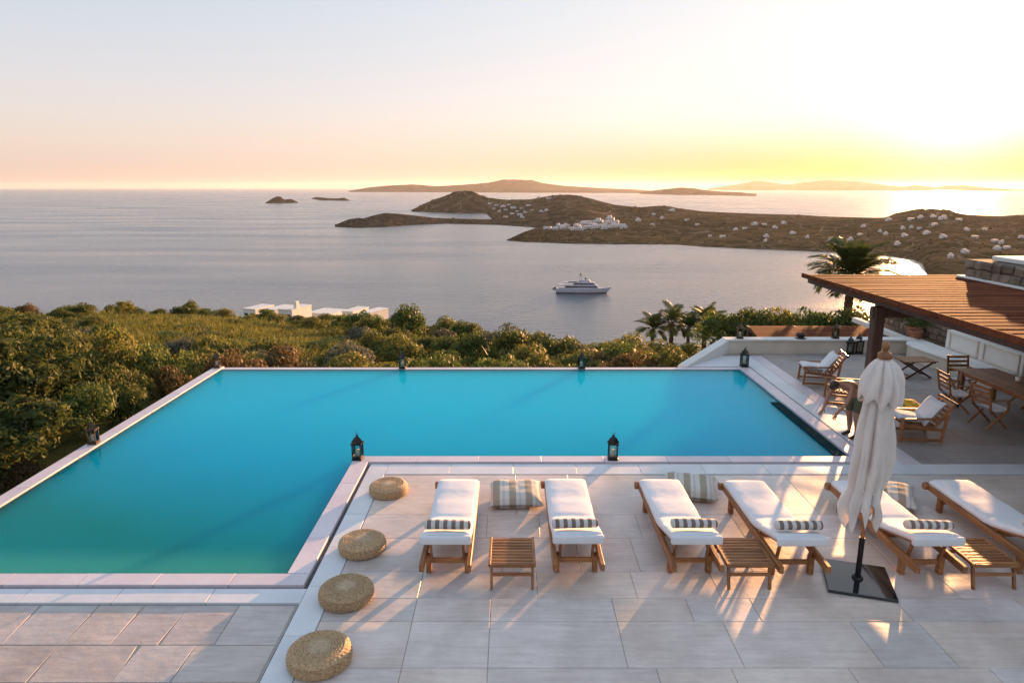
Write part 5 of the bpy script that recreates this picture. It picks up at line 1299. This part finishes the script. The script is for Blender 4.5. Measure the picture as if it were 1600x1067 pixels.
# ------------------------------------------------------------------ yacht and tender
def make_yacht():
    p = atZ(912, 458, SEA); Lh = 53.0
    t = thing('motor_yacht', (p.x, p.y, SEA), 'large white motor yacht anchored in the bay', 'yacht', None, R(-4))
    def hull(z0, z1, w0, w1, inset0, inset1, m, name, bow=1.0):
        vs = []; n = 16
        for (z, w_, ins) in ((z0, w0, inset0), (z1, w1, inset1)):
            row = []
            for i in range(n + 1):
                u = i / n; x = -Lh / 2 + u * (Lh - ins)
                b = w_ / 2 * (1 - max(0, (u - .55) / .45) ** 2.2) * (.85 + .15 * min(1, u * 5)); sheer = (1.1 * max(0, u - .6) / .4) if z == z1 and bow else 0
                row.append((x, b, z + sheer))
            vs += [(x, -b, z) for x, b, z in row] + [(x, b, z) for x, b, z in reversed(row)]
        k = 2 * (n + 1)
        fs = [(i, (i + 1) % k, k + (i + 1) % k, k + i) for i in range(k)] + [tuple(range(k - 1, -1, -1)), tuple(range(k, 2 * k))]
        MB().add(vs, fs).build(name, m, t)
    hull(-.5, .9, 7.6, 8.4, 5.0, 4.0, M['yacht_hull'], 'boot_stripe', 0)
    hull(.9, 3.4, 8.4, 9.2, 4.0, .0, M['yacht_white'], 'hull')
    def deck(x0, x1, z0, z1, w_, m, name, rake=1.6):
        vs = [(x0, -w_ / 2, z0), (x1 + rake, -w_ / 2 * .8, z0), (x1 + rake, w_ / 2 * .8, z0), (x0, w_ / 2, z0), (x0 + .4, -w_ / 2 * .96, z1), (x1, -w_ / 2 * .7, z1), (x1, w_ / 2 * .7, z1), (x0 + .4, w_ / 2 * .96, z1)]
        MB().add(vs, [(3, 2, 1, 0), (4, 5, 6, 7), (0, 1, 5, 4), (1, 2, 6, 5), (2, 3, 7, 6), (3, 0, 4, 7)]).build(name, m, t)
    deck(-24, 14, 3.4, 4.1, 8.4, M['yacht_white'], 'bulwark', 1.5)
    deck(-18, 12, 4.1, 5.4, 7.4, M['yacht_dark'], 'window_band')
    deck(-24.5, 12, 5.4, 6.2, 8.2, M['yacht_white'], 'upper_deck')
    deck(-10, 9, 6.2, 7.4, 6.6, M['yacht_dark'], 'window_band')
    deck(-19, 9, 7.4, 8.0, 7.2, M['yacht_white'], 'bridge_deck')
    deck(-5, 5, 8.0, 9.6, 5.2, M['yacht_white'], 'wheelhouse')
    deck(-15, -6, 8.0, 8.5, 6, M['yacht_dark'], 'tender_cradle', .2)
    mb = MB(); mb.beam((-2, 0, 9.6), (-3.4, 0, 14.5), .9, .5); mb.beam((-4.6, 0, 9.4), (-3.4, 0, 14.5), .35, .35); mb.box((-3, 0, 12.2), (.6, 4.4, .3)); mb.build('mast', M['yacht_white'], t)
    for x in (-3.2, 1.8): MB().lathe([(0, 1.6), (.7, 1.3), (.95, .7), (.8, .1), (.5, 0)], 12).build('radar_dome', M['yacht_dark'], t, smooth=True, loc=(x, 1.2 if x > 0 else -.0, 9.6 if x > 0 else 12.4))
    mb = MB()
    for i in range(9): mb.cyl((14.5 + i * 1.25, -3.4 + i * .36, 3.6), (14.5 + i * 1.25, -3.4 + i * .36, 5.0), .07, .07, 5)
    mb.beam((14.5, -3.4, 5.0), (24.5, -.5, 5.1), .08, .08); mb.build('bow_rail', M['yacht_white'], t)
    q = atZ(868, 451, SEA)
    t2 = thing('tender_boat', (q.x, q.y, SEA), 'tiny dark tender boat floating off the stern of the yacht', 'boat')
    vs = [(-2.6, -1.1, 0), (1.4, -1.0, 0), (3.0, 0, .1), (1.4, 1.0, 0), (-2.6, 1.1, 0)]
    MB().add([(x, y, -.3) for x, y, z in vs] + [(x * 1.05, y * 1.15, .9) for x, y, z in vs], [(4, 3, 2, 1, 0), (5, 6, 7, 8, 9)] + [(i, (i + 1) % 5, 5 + (i + 1) % 5, 5 + i) for i in range(5)]).build('hull', M['yacht_hull'], t2)
    MB().box((-.4, 0, 1.4), (1.3, 1.2, 1.1)).build('console', M['yacht_dark'], t2)
make_yacht(); bpy.data.objects['motor_yacht'].scale = (.96, 1, 1.3)

# ------------------------------------------------------------------ each copy its own label, counted from the left
def order_labels():
    words = ['leftmost', 'second', 'third', 'fourth', 'fifth', 'sixth', 'seventh', 'eighth', 'ninth', 'tenth', 'eleventh', 'twelfth', 'thirteenth', 'fourteenth', 'fifteenth', 'sixteenth', 'seventeenth', 'eighteenth', 'nineteenth', 'twentieth']
    zones = [(250, 'at the left edge'), (470, 'left of the corner'), (590, 'left of the left rim lantern'), (720, 'behind the left rim lantern'), (860, 'between the two rim lanterns'), (990, 'behind the right rim lantern'), (9999, 'near the small palms')]
    by = {}
    for o in bpy.data.objects:
        if o.parent or o.get('category') not in ('shrub', 'hedge shrub', 'house') or not o.get('group'): continue
        x, y, z = o.location; dz = z - H; w = y * CP - dz * SP; px = 800 + FPX * x / w; py = 533.5 - FPX * (dz * CP + y * SP) / w
        lab = o['label']
        if o['category'] == 'shrub' and o['name_zone']: lab = lab.replace(' shrub ', ' shrub ', 1) + ', ' + next(t for a, t in zones if px < a)
        if o['category'] == 'house':
            if 'twin hills' in lab: lab += ', upper rows' if py < 325 else ', middle rows' if py < 332 else ', lowest rows'
            elif 'right hillside' in lab: lab += (', near the hilltop' if py < 349 else ', mid slope' if py < 374 else ', lower slope') + (', above the bay' if px < 1320 else '')
            elif 'hotel' in lab: lab += ', upper row' if py < 354.5 else ', lower row'
        by.setdefault(lab, []).append((px, o))
    for lab, lst in by.items():
        lst.sort(key=lambda t: t[0])
        for i, (px, o) in enumerate(lst):
            if len(lst) > 1: o['label'] = lab + (', ' + words[i] + (' from the left' if i else '')) if i < 20 else lab
            else: o['label'] = lab
for o in bpy.data.objects:
    if not o.parent and o.get('category') == 'shrub': o['name_zone'] = 0 if o.get('group') == 'tall shrubs left of the pool' else 1
order_labels()
for o in bpy.data.objects:
    if 'name_zone' in o: del o['name_zone']

# ------------------------------------------------------------------ haze
def build_haze():
    m = bpy.data.materials.new('haze_air'); m.use_nodes = True; nt = m.node_tree; nt.nodes.remove(nt.nodes['Principled BSDF'])
    v = nt.nodes.new('ShaderNodeVolumePrincipled'); v.inputs['Color'].default_value = (.92, .94, .98, 1); v.inputs['Density'].default_value = 1.15e-5; v.inputs['Anisotropy'].default_value = .45
    nt.links.new(v.outputs[0], nt.nodes['Material Output'].inputs['Volume'])
    o = MB().box((0, 0, 0), (142000, 142000, 471)).build('haze', m, None, loc=(0, 0, SEA - 8 + 235.5)); tag(o, kind='stuff')
build_haze()
